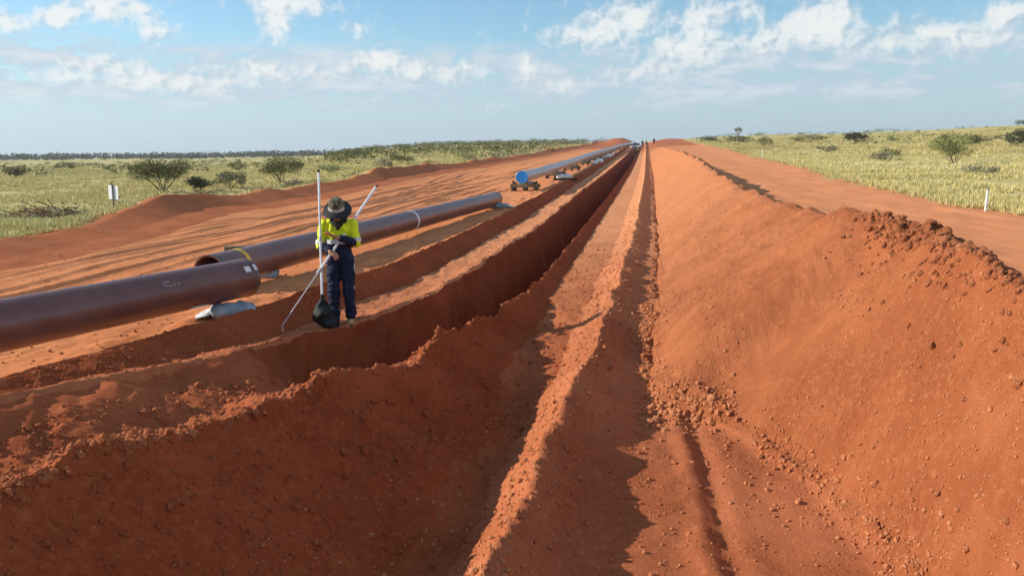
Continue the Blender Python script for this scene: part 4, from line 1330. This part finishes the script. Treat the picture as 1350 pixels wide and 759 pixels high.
def worker(x, y, rz, label, top, bot, lean=0.0):
    t = empty('person', (x, y, gz(x, y) - .01), rz); tag(t, label, 'person', 'crew at the far end of the line')
    bd = [((0, 0, .93), (0, lean * .5, 1.2), .12, .13, (1.2, .8)), ((0, lean * .5, 1.2), (0, lean, 1.38), .14, .08, (1.3, .8)), ((0, lean, 1.40), (0, lean, 1.5), .05, .05), ((0, lean - .02, 1.58), (0, lean - .01, 1.66), .085, .09),
          ((-.19, lean, 1.38), (-.25, lean - .03, 1.10), .055, .045), ((-.25, lean - .03, 1.10), (-.22, lean - .2, .92), .045, .035), ((.19, lean, 1.38), (.25, lean - .02, 1.10), .055, .045), ((.25, lean - .02, 1.10), (.23, lean - .12, .88), .045, .035),
          ((-.09, 0, .92), (-.11, 0, .5), .09, .06), ((-.11, 0, .5), (-.12, .02, .06), .06, .045), ((.09, 0, .92), (.11, -.02, .5), .09, .06), ((.11, -.02, .5), (.12, .02, .06), .06, .045),
          ((-.12, .03, .04), (-.125, -.14, .04), .045, .04), ((.12, .03, .04), (.125, -.14, .04), .045, .04)]
    link('body', capsules_to_mesh('body', bd, .022, 2), M['skin'], t)
    link('shirt', capsules_to_mesh('shirt', [((0, 0, .98), (0, lean * .5, 1.2), .14, .15, (1.2, .8)), ((0, lean * .5, 1.2), (0, lean, 1.36), .155, .10, (1.3, .8)), ((-.19, lean, 1.38), (-.25, lean - .03, 1.10), .07, .06), ((.19, lean, 1.38), (.25, lean - .02, 1.10), .07, .06),
                                             ((-.25, lean - .03, 1.10), (-.225, lean - .17, .95), .058, .05), ((.25, lean - .02, 1.10), (.233, lean - .1, .92), .058, .05)], .022, 2), M[top], t)
    link('trousers', capsules_to_mesh('trousers', [((-.06, 0, .93), (.06, 0, .93), .115, .115), ((-.09, 0, .9), (-.11, 0, .5), .11, .085), ((-.11, 0, .5), (-.12, .02, .1), .085, .07), ((.09, 0, .9), (.11, -.02, .5), .11, .085), ((.11, -.02, .5), (.12, .02, .1), .085, .07)], .022, 2), M[bot], t)
    hm = MB(); hm.lathe([(.15, .0), (.14, .02), (.115, .03), (.11, .08), (.07, .13), (.0005, .145)], 16, Matrix.Translation((0, lean - .02, 1.65))); hm.build('hard_hat', M['white_paint'], t)


worker(-2.0, 188.0, .3, 'worker in yellow standing at the end of the pipe string, nearest of the far crew', 'hivis', 'navy', -.1)
worker(-1.0, 205.0, -.5, 'worker in dark clothes right of the far pipe string end', 'navy', 'navy')
worker(1.9, 214.0, .2, 'rightmost far worker, in dark clothes on the red rise', 'navy', 'navy')
worker(-.1, 226.0, 1.2, 'farthest worker, in yellow, between the two in dark clothes', 'hivis', 'navy')

# ------------------------------------------------------------------ vegetation
def leaf_material(name, ramp):
    mt, t, b = principled(name)
    at = t.node('ShaderNodeAttribute', attribute_name='tint')
    cr_ = t.node('ShaderNodeValToRGB')
    el = cr_.color_ramp.elements
    el[0].position, el[0].color = 0.0, ramp[0]
    el[1].position, el[1].color = 1.0, ramp[-1]
    for k, cc_ in enumerate(ramp[1:-1]):
        e = el.new((k + 1) / (len(ramp) - 1)); e.color = cc_
    t.l.new(at.outputs['Fac'], cr_.inputs[0])
    t.l.new(cr_.outputs[0], b.inputs['Base Color'])
    b.inputs['Roughness'].default_value = .75
    b.inputs['Specular IOR Level'].default_value = .2
    return mt


M['grass'] = leaf_material('dry_grass', [(.48, .39, .18, 1), (.56, .47, .19, 1), (.60, .50, .22, 1), (.54, .48, .18, 1), (.65, .55, .29, 1)])
M['leaf_olive'] = leaf_material('olive_leaf', [(0.109, 0.113, 0.038, 1), (0.174, 0.167, 0.061, 1), (0.232, 0.217, 0.087, 1)])
M['leaf_grey'] = leaf_material('grey_leaf', [(0.174, 0.16, 0.094, 1), (0.261, 0.239, 0.138, 1), (0.319, 0.29, 0.189, 1)])
M['leaf_pale'] = leaf_material('pale_leaf', [(0.203, 0.217, 0.072, 1), (0.29, 0.297, 0.109, 1), (0.362, 0.348, 0.16, 1)])
M['leaf_dark'] = leaf_material('dark_leaf', [(.05, .055, .024, 1), (.075, .08, .034, 1), (.10, .10, .045, 1)])
M['bark'] = simple('bark', (.10, .075, .055), .9, 0, .3, 20, .2, .5, 40)
M['brush'] = simple('dead_brush', (.24, .18, .12), .9, 0, .35, 6, .2)
M['brush_red'] = simple('dusty_brush', (.22, .11, .06), .9, 0, .35, 6, .2)


def set_tint(me, vals):
    at = me.attributes.new('tint', 'FLOAT', 'POINT'); at.data.foreach_set('value', np.ascontiguousarray(vals, np.float32))


def leaf_quads(P, size, rng, flat=.35):
    """random leaf sprigs: one bent diamond per point"""
    n = len(P)
    a = rng.normal(size=(n, 3)); a[:, 2] *= flat; a /= np.linalg.norm(a, axis=1)[:, None]
    b = rng.normal(size=(n, 3)); b -= (b * a).sum(1)[:, None] * a; b /= np.linalg.norm(b, axis=1)[:, None]
    sz = np.asarray(size)[:, None] if np.ndim(size) else size
    wd = rng.uniform(.45, .8, (n, 1)) * sz
    V = np.stack([P - a * sz, P + b * wd, P + a * sz, P - b * wd], 1).reshape(-1, 3)
    F = np.arange(n * 4).reshape(n, 4)
    return V, F


def crown_points(n, W_, H_, base, rng, clumps, hollow=.35):
    """leaf positions in uneven clumps through the crown's volume"""
    cs = []
    for _ in range(clumps):
        a = rng.uniform(0, 2 * PI); r = W_ / 2 * rng.random() ** .55 * .78
        zc = base + (H_ - base) * (.30 + .55 * rng.random()) * (1 - .30 * (r / (W_ / 2)) ** 2)
        cs.append((r * math.cos(a), r * math.sin(a), zc, rng.uniform(.13, .26) * W_, rng.uniform(.17, .32) * (H_ - base * .4)))
    cs = np.array(cs)
    k = rng.integers(0, clumps, n)
    d = rng.normal(size=(n, 3)); d /= np.linalg.norm(d, axis=1)[:, None]
    rr = (hollow + (1 - hollow) * rng.random(n)) ** .7
    P = cs[k, :3] + d * rr[:, None] * np.stack([cs[k, 3], cs[k, 3], cs[k, 4]], 1)
    P[:, 2] = np.maximum(P[:, 2], base * .5 + .03)
    tint_ = np.clip(.35 + .25 * rng.normal(size=clumps)[k] + .18 * rng.normal(size=n), 0, 1)
    return P, tint_, cs


def plant(name, x, y, W_, H_, leaves, mat, label, cat, seed, group=None, trunk=True, base=.25, lsize=.05, clumps=14, stems=4):
    rng = np.random.default_rng(seed)
    z0 = gz(x, y)
    t = empty(name, (x, y, z0 - .03), rng.uniform(0, 6)); tag(t, label, cat, group)
    P, tv, cs = crown_points(leaves, W_, H_, base * H_, rng, clumps)
    V, F = leaf_quads(P, rng.uniform(.6, 1.3, leaves) * lsize, rng)
    me = mesh_np('crown', V, F); set_tint(me, np.repeat(tv, 4)); link('crown', me, M[mat], t)
    m = MB()
    order = rng.permutation(len(cs))[:max(stems * 2, 5)]
    for q, ci in enumerate(order):
        tip = Vector(cs[ci, :3])
        root = Vector((rng.normal() * .03 * W_ * .3, rng.normal() * .03 * W_ * .3, -.05))
        mid_ = root.lerp(tip, .45) + Vector((rng.normal() * .06 * W_ * .4, rng.normal() * .06 * W_ * .4, .04 * H_))
        r0 = .018 * H_ * (1.2 if q < stems else .7)
        m.tube([root, root.lerp(mid_, .5) + Vector((rng.normal() * .02, rng.normal() * .02, 0)), mid_, mid_.lerp(tip, .6) + Vector((0, 0, .02)), tip], [r0, r0 * .8, r0 * .6, r0 * .4, r0 * .15], 6)
        for _ in range(2):
            sp_ = mid_.lerp(tip, rng.uniform(.1, .7)); e = sp_ + Vector((rng.normal() * .16 * W_, rng.normal() * .16 * W_, abs(rng.normal()) * .12 * H_))
            m.tube([sp_, sp_.lerp(e, .5) + Vector((0, 0, .02)), e], [r0 * .4, r0 * .28, r0 * .1], 5)
    m.build('trunk', M['bark'], t)
    return t


# left grassland
PLANTS = [
 ('acacia_tree', -24.9, 38.8, 3.0, 1.9, 5200, 'leaf_olive', 'open crowned olive tree on bare stems, largest on the left grassland', 'tree', .30, .045, 24),
 ('shrub', -23.9, 40.8, 1.8, .8, 2200, 'leaf_dark', 'dark low bush beside the trunk of the largest left tree', 'bush', .1, .045, 12),
 ('shrub', -24.2, 44.6, 2.0, 1.05, 2400, 'leaf_grey', 'grey twiggy bush between the two larger left trees', 'bush', .15, .045, 12),
 ('acacia_tree', -23.9, 50.6, 2.7, 1.75, 4400, 'leaf_olive', 'fan shaped olive tree right of the grey bush on the left grassland', 'tree', .22, .045, 22),
 ('shrub', -40.0, 60.5, 2.6, 1.4, 2000, 'leaf_olive', 'round olive bush standing just behind the largest left tree', 'bush', .15, .06, 12),
 ('shrub', -50.0, 94.0, 2.7, 1.5, 900, 'leaf_olive', 'olive bush standing alone behind the fan shaped tree', 'bush', .15, .07, 12),
 ('shrub', -62.0, 71.5, 3.6, 1.3, 1200, 'leaf_dark', 'dark spreading bush near the left edge of the picture', 'bush', .1, .07, 14),
 ('shrub', -92.0, 117.0, 4.0, 1.4, 900, 'leaf_olive', 'low far bush second from the left edge', 'bush', .1, .09, 12),
 ('shrub', -25.9, 64.2, 2.5, .95, 1000, 'leaf_pale', 'pale green bush at the bank left of the pipe with the white band', 'bush', .12, .055, 12),
 ('shrub', -21.8, 66.0, 1.6, 1.15, 900, 'leaf_grey', 'small upright grey green bush at the edge of the left bank', 'bush', .15, .05, 10),
 ('shrub', -24.5, 80.0, 3.2, 1.2, 1000, 'leaf_olive', 'wide olive bush behind the small upright bank bush', 'bush', .1, .07, 14),
 ('shrub', -37.0, 82.0, 2.4, .9, 700, 'leaf_dark', 'dark flat bush left of the wide olive bush', 'bush', .1, .06, 10),
 ('shrub', -20.5, 92.0, 3.4, 1.5, 1000, 'leaf_pale', 'pale tall bush left of the blue capped pipe string', 'bush', .1, .07, 14),
 ('shrub', -46.0, 124.0, 4.5, 1.6, 900, 'leaf_dark', 'dark broad bush far behind the fan shaped tree', 'bush', .1, .1, 14),
 # right grassland
 ('acacia_tree', 18.6, 53.4, 3.2, 1.75, 3400, 'leaf_pale', 'sparse pale green tree near the marker stake on the right grassland', 'tree', .3, .05, 14),
 ('shrub', 36.0, 149.0, 4.6, 2.0, 2400, 'leaf_dark', 'dark round bush on the skyline of the right grassland', 'bush', .1, .1, 14),
 ('shrub', 30.0, 160.0, 7.0, 1.5, 1300, 'leaf_olive', 'long low bush left of the dark round skyline bush', 'bush', .1, .1, 18),
 ('shrub', 38.7, 112.0, 4.8, 1.5, 1400, 'leaf_olive', 'broad olive bush above the sparse pale tree', 'bush', .1, .08, 16),
 ('shrub', 37.2, 100.0, 3.4, 1.3, 1200, 'leaf_olive', 'olive bush between the broad bush and the right edge', 'bush', .1, .08, 14),
 ('shrub', 36.4, 89.0, 3.4, 1.75, 2400, 'leaf_dark', 'dark dense bush at the right edge of the picture', 'bush', .1, .07, 16),
 ('shrub', 16.6, 121.0, 2.8, 1.6, 1100, 'leaf_olive', 'round olive bush by the far white marker stake', 'bush', .1, .07, 12),
 ('shrub', 16.6, 158.0, 6.5, 1.7, 1100, 'leaf_dark', 'wide dark bush behind the round olive bush', 'bush', .1, .1, 16),
 ('shrub', 13.2, 178.0, 5.0, 1.5, 900, 'leaf_dark', 'dark bush where the right grassland meets the cut', 'bush', .1, .1, 14),
 ('umbrella_tree', 28.0, 262.0, 2.8, 3.0, 500, 'leaf_grey', 'tall thin tree standing alone on the right skyline', 'tree', .62, .14, 10),
 ('shrub', 41.5, 148.0, 2.8, 1.2, 800, 'leaf_pale', 'small pale bush right of the dark round skyline bush', 'bush', .1, .08, 10),
 ('shrub', 18.9, 90.5, 2.4, .8, 900, 'leaf_grey', 'low grey bush in the grass beyond the right cleared strip', 'bush', .1, .06, 10),
 ('shrub', 17.2, 63.0, 2.6, .65, 900, 'leaf_grey', 'grey tussocky bush left of the sparse pale tree', 'bush', .08, .05, 10),
 ('shrub', 15.4, 41.0, 1.6, .6, 800, 'leaf_grey', 'grey low bush just left of the near marker stake', 'bush', .08, .04, 10),
 ('shrub', 92.0, 216.0, 8.0, 2.2, 900, 'leaf_dark', 'dark far thicket on the skyline at the right edge', 'bush', .1, .15, 16),
 ('shrub', 20.5, 74.0, 2.2, .8, 800, 'leaf_olive', 'small olive bush beyond the sparse pale tree', 'bush', .1, .055, 10),
]
for i, (nm, x, y, w_, h_, nl, mt_, lb, ct, bs, ls, cl) in enumerate(PLANTS):
    plant(nm, x, y, w_, h_, nl, mt_, lb, ct, 300 + i, base=bs, lsize=ls, clumps=cl)

# grass tussocks: uncountable, one mass each side
def tussocks(name, n, side, seed, label):
    rng = np.random.default_rng(seed)
    r = 22 * (230 / 22) ** (rng.random(n * 3) ** .9)
    az = np.radians(rng.uniform(-52, -3, n * 3) if side < 0 else rng.uniform(1, 34, n * 3))
    x, y = r * np.sin(az), r * np.cos(az)
    L = layout(y)
    if side < 0:
        ok = x < L['bankx'] - .25 - .5 * rng.random(len(x))
    else:
        ok = x > L['grx'] - .1 + .4 * rng.random(len(x))
    ok &= fbm(x * .22, y * .22, 3, 90) + rng.normal(0, .14, len(x)) > -.12
    x, y, r = x[ok][:n], y[ok][:n], r[ok][:n]
    m_ = len(x)
    z = zat(x, y)
    big = np.clip(r / 55, 1, 3.2)
    h = rng.uniform(.10, .27, m_) * (1 + .5 * fbm(x * .1, y * .1, 2, 91)) * big ** .35
    w = rng.uniform(.14, .34, m_) * big
    nb = 11
    a = rng.uniform(0, 2 * PI, (m_, nb)); lean = rng.uniform(.15, 1.0, (m_, nb))
    bx = x[:, None] + np.cos(a) * w[:, None] * .35 * lean; by = y[:, None] + np.sin(a) * w[:, None] * .35 * lean
    tx = x[:, None] + np.cos(a) * w[:, None] * lean * 1.1; ty = y[:, None] + np.sin(a) * w[:, None] * lean * 1.1
    tz = z[:, None] + h[:, None] * (1 - .45 * lean) * rng.uniform(.7, 1.1, (m_, nb))
    bw = (.010 + .030 * w)[:, None] * big[:, None] ** .6 * rng.uniform(.7, 1.3, (m_, nb))
    px, py = -np.sin(a) * bw, np.cos(a) * bw
    z0 = z[:, None] - .03 + 0 * a
    V = np.stack([np.stack([bx - px, by - py, z0], -1), np.stack([bx + px, by + py, z0], -1), np.stack([tx, ty, tz], -1)], 2).reshape(-1, 3)
    F = np.arange(len(V)).reshape(-1, 3)
    me = mesh_np(name, V, F)
    tv = np.clip(.5 + .9 * fbm(x * .06, y * .06, 3, 92) + rng.normal(0, .16, m_), 0, 1)
    set_tint(me, np.repeat(tv, nb * 3))
    o = link(name, me, M['grass']); tag(o, label, 'grass', kind='stuff')


tussocks('grass', 30000, -1, 401, 'dry yellow green tussock grass covering the left plain')
tussocks('grass', 26000, 1, 402, 'yellow green tussock grass covering the rising right plain')


# far scrub on the rise and the dark woodland along the horizon
def mass(name, pts, W_, H_, nl, ls, mat, seed, label, cat):
    rng = np.random.default_rng(seed)
    n = len(pts)
    k = np.repeat(np.arange(n), nl)
    sc_ = rng.uniform(.55, 1.3, n)
    d = rng.normal(size=(n * nl, 3)); d /= np.linalg.norm(d, axis=1)[:, None]
    rr = rng.random(n * nl) ** .4
    P = d * rr[:, None] * (np.array([W_ / 2, W_ / 2, H_ * .42])[None] * sc_[k][:, None])
    P[:, 2] = np.abs(P[:, 2] + H_ * .48 * sc_[k])
    P[:, 0] += .25 * W_ * fbm(P[:, 2] * 1.3 + k * 3.1, k * 1.7, 2, seed); P += pts[k]
    V, F = leaf_quads(P, rng.uniform(.6, 1.3, n * nl) * ls, rng, .5)
    me = mesh_np(name, V, F)
    set_tint(me, np.repeat(np.clip(.4 + .3 * rng.normal(size=n)[k] + .12 * rng.normal(size=n * nl), 0, 1), 4))
    o = link(name, me, M[mat]); tag(o, label, cat, kind='stuff')


def field(n, az0, az1, r0, r1, seed, dens=None, corridor=True):
    rng = np.random.default_rng(seed)
    r = np.sqrt(rng.uniform(r0 ** 2, r1 ** 2, n)); az = np.radians(rng.uniform(az0, az1, n))
    x, y = r * np.sin(az), r * np.cos(az)
    if corridor:
        L = layout(y); ok = (x < L['bankx'] - 1.5) | (x > L['grx'] + 1.0) | (y > 300)
        x, y = x[ok], y[ok]
    if dens is not None:
        ok = fbm(x * .03, y * .03, 3, 95) + rng.normal(0, .12, len(x)) > dens
        x, y = x[ok], y[ok]
    return np.stack([x, y, zat(x, y)], 1)


mass('scrub', field(900, -22, -2.5, 110, 310, 501, -.08), 3.4, 1.7, 34, .20, 'leaf_olive', 511, 'dense olive scrub covering the rise left of the pipe string', 'scrub')
mass('scrub', field(420, -50, -16, 90, 420, 502, .02), 3.0, 1.1, 26, .18, 'leaf_olive', 512, 'scattered low olive scrub across the left plain', 'scrub')
mass('scrub', field(210, 2, 30, 120, 330, 503, .05), 3.0, 1.2, 30, .18, 'leaf_olive', 513, 'scattered low scrub on the right rise', 'scrub')
mass('woodland', field(900, -60, -17, 560, 760, 504, None, False), 9.0, 4.6, 26, .8, 'leaf_dark', 514, 'dark distant woodland along the left horizon', 'woodland')


# cleared brush pushed to the edge of the left grassland
def brush_pile(x, y, L_, W_, H_, n, label, seed, mat, rz):
    rng = np.random.default_rng(seed)
    t = empty('brush_pile', (x, y, gz(x, y) - .03), rz); tag(t, label, 'brush pile', 'cleared brush along the left bank')
    m = MB()
    for k in range(n):
        cx_, cy_ = rng.normal() * L_ * .24, rng.normal() * W_ * .25
        hz_ = H_ * (1 - min(1, abs(cx_) / (L_ * .6))) * rng.random()
        a = rng.uniform(0, 2 * PI); el = rng.normal() * .35; ln = rng.uniform(.15, .5)
        d = Vector((math.cos(a) * math.cos(el), math.sin(a) * math.cos(el), math.sin(el))) * ln
        c0 = Vector((cx_, cy_, .04 + hz_))
        r = rng.uniform(.006, .022)
        bend = Vector((rng.normal(), rng.normal(), rng.normal())) * .05
        m.tube([c0 - d, c0 + bend, c0 + d], [r, r * .8, r * .4], 5)
    m.build('branches', M[mat], t)['kind'] = 'stuff'
    n2 = n * 5
    P = np.stack([rng.normal(size=n2) * L_ * .25, rng.normal(size=n2) * W_ * .28, np.abs(rng.normal(size=n2)) * H_ * .38 + .02], 1)
    V, F = leaf_quads(P, rng.uniform(.03, .08, n2), rng, .4)
    me = mesh_np('dead_leaves', V, F); set_tint(me, np.repeat(rng.random(n2), 4)); link('dead_leaves', me, M['leaf_grey'], t)


BR = [(-18.4, 22.4, 3.2, 1.3, .5, 90, 'dusty brush heap at the left edge of the picture', 'brush_red', .8),
      (-18.6, 29.0, 3.6, 1.2, .45, 110, 'grey brush pile right of the white sign board', 'brush', 1.0),
      (-18.9, 32.6, 2.6, 1.0, .4, 80, 'dusty brush pile below the largest left tree', 'brush_red', 1.1),
      (-19.0, 37.5, 3.4, 1.0, .4, 80, 'red dusted brush pile under the grey twiggy bush', 'brush_red', 1.2),
      (-19.4, 43.0, 2.6, 1.0, .5, 80, 'pale brush pile below the fan shaped tree', 'brush', 1.2),
      (-19.3, 54.0, 4.0, 1.0, .5, 80, 'brush pile at the bank left of the standing person', 'brush', 1.3),
      (-19.0, 70.0, 6.0, 1.3, .6, 80, 'long brush pile beyond the white banded pipe', 'brush_red', 1.4),
      (-18.0, 84.0, 6.0, 1.4, .9, 90, 'pale brush heap left of the blue end cap', 'brush', 1.45),
      (-17.4, 95.0, 7.0, 1.6, 1.0, 90, 'long pale brush heap above the blue capped string', 'brush', 1.5),
      (-16.8, 108.0, 8.0, 1.6, 1.0, 80, 'brush heap farther up the edge of the scrub', 'brush', 1.5),
      (-16.5, 126.0, 9.0, 1.6, 1.0, 70, 'farthest brush heap at the edge of the scrub', 'brush', 1.5)]
for i, (x, y, l_, w_, h_, n_, lb, mt_, rz) in enumerate(BR):
    brush_pile(x, y, l_, w_, h_, n_, lb, 600 + i, mt_, rz)

# ------------------------------------------------------------------ air
hm = MB(); hm.box((0, 1500, 20), (5200, 4400, 120))
haze = hm.build('haze', None, smooth=False)
mt = bpy.data.materials.new('air'); mt.use_nodes = True
tn = NT(mt.node_tree); tn.n.clear()
pv = tn.node('ShaderNodeVolumePrincipled')
pv.inputs['Color'].default_value = (.80, .90, 1.0, 1)
pv.inputs['Density'].default_value = 0.00025
pv.inputs['Anisotropy'].default_value = 0.2
om = tn.node('ShaderNodeOutputMaterial'); tn.l.new(pv.outputs[0], om.inputs['Volume'])
haze.data.materials.append(mt)
tag(haze, 'thin pale haze lying over the plain', 'haze', kind='stuff')
#NEXT
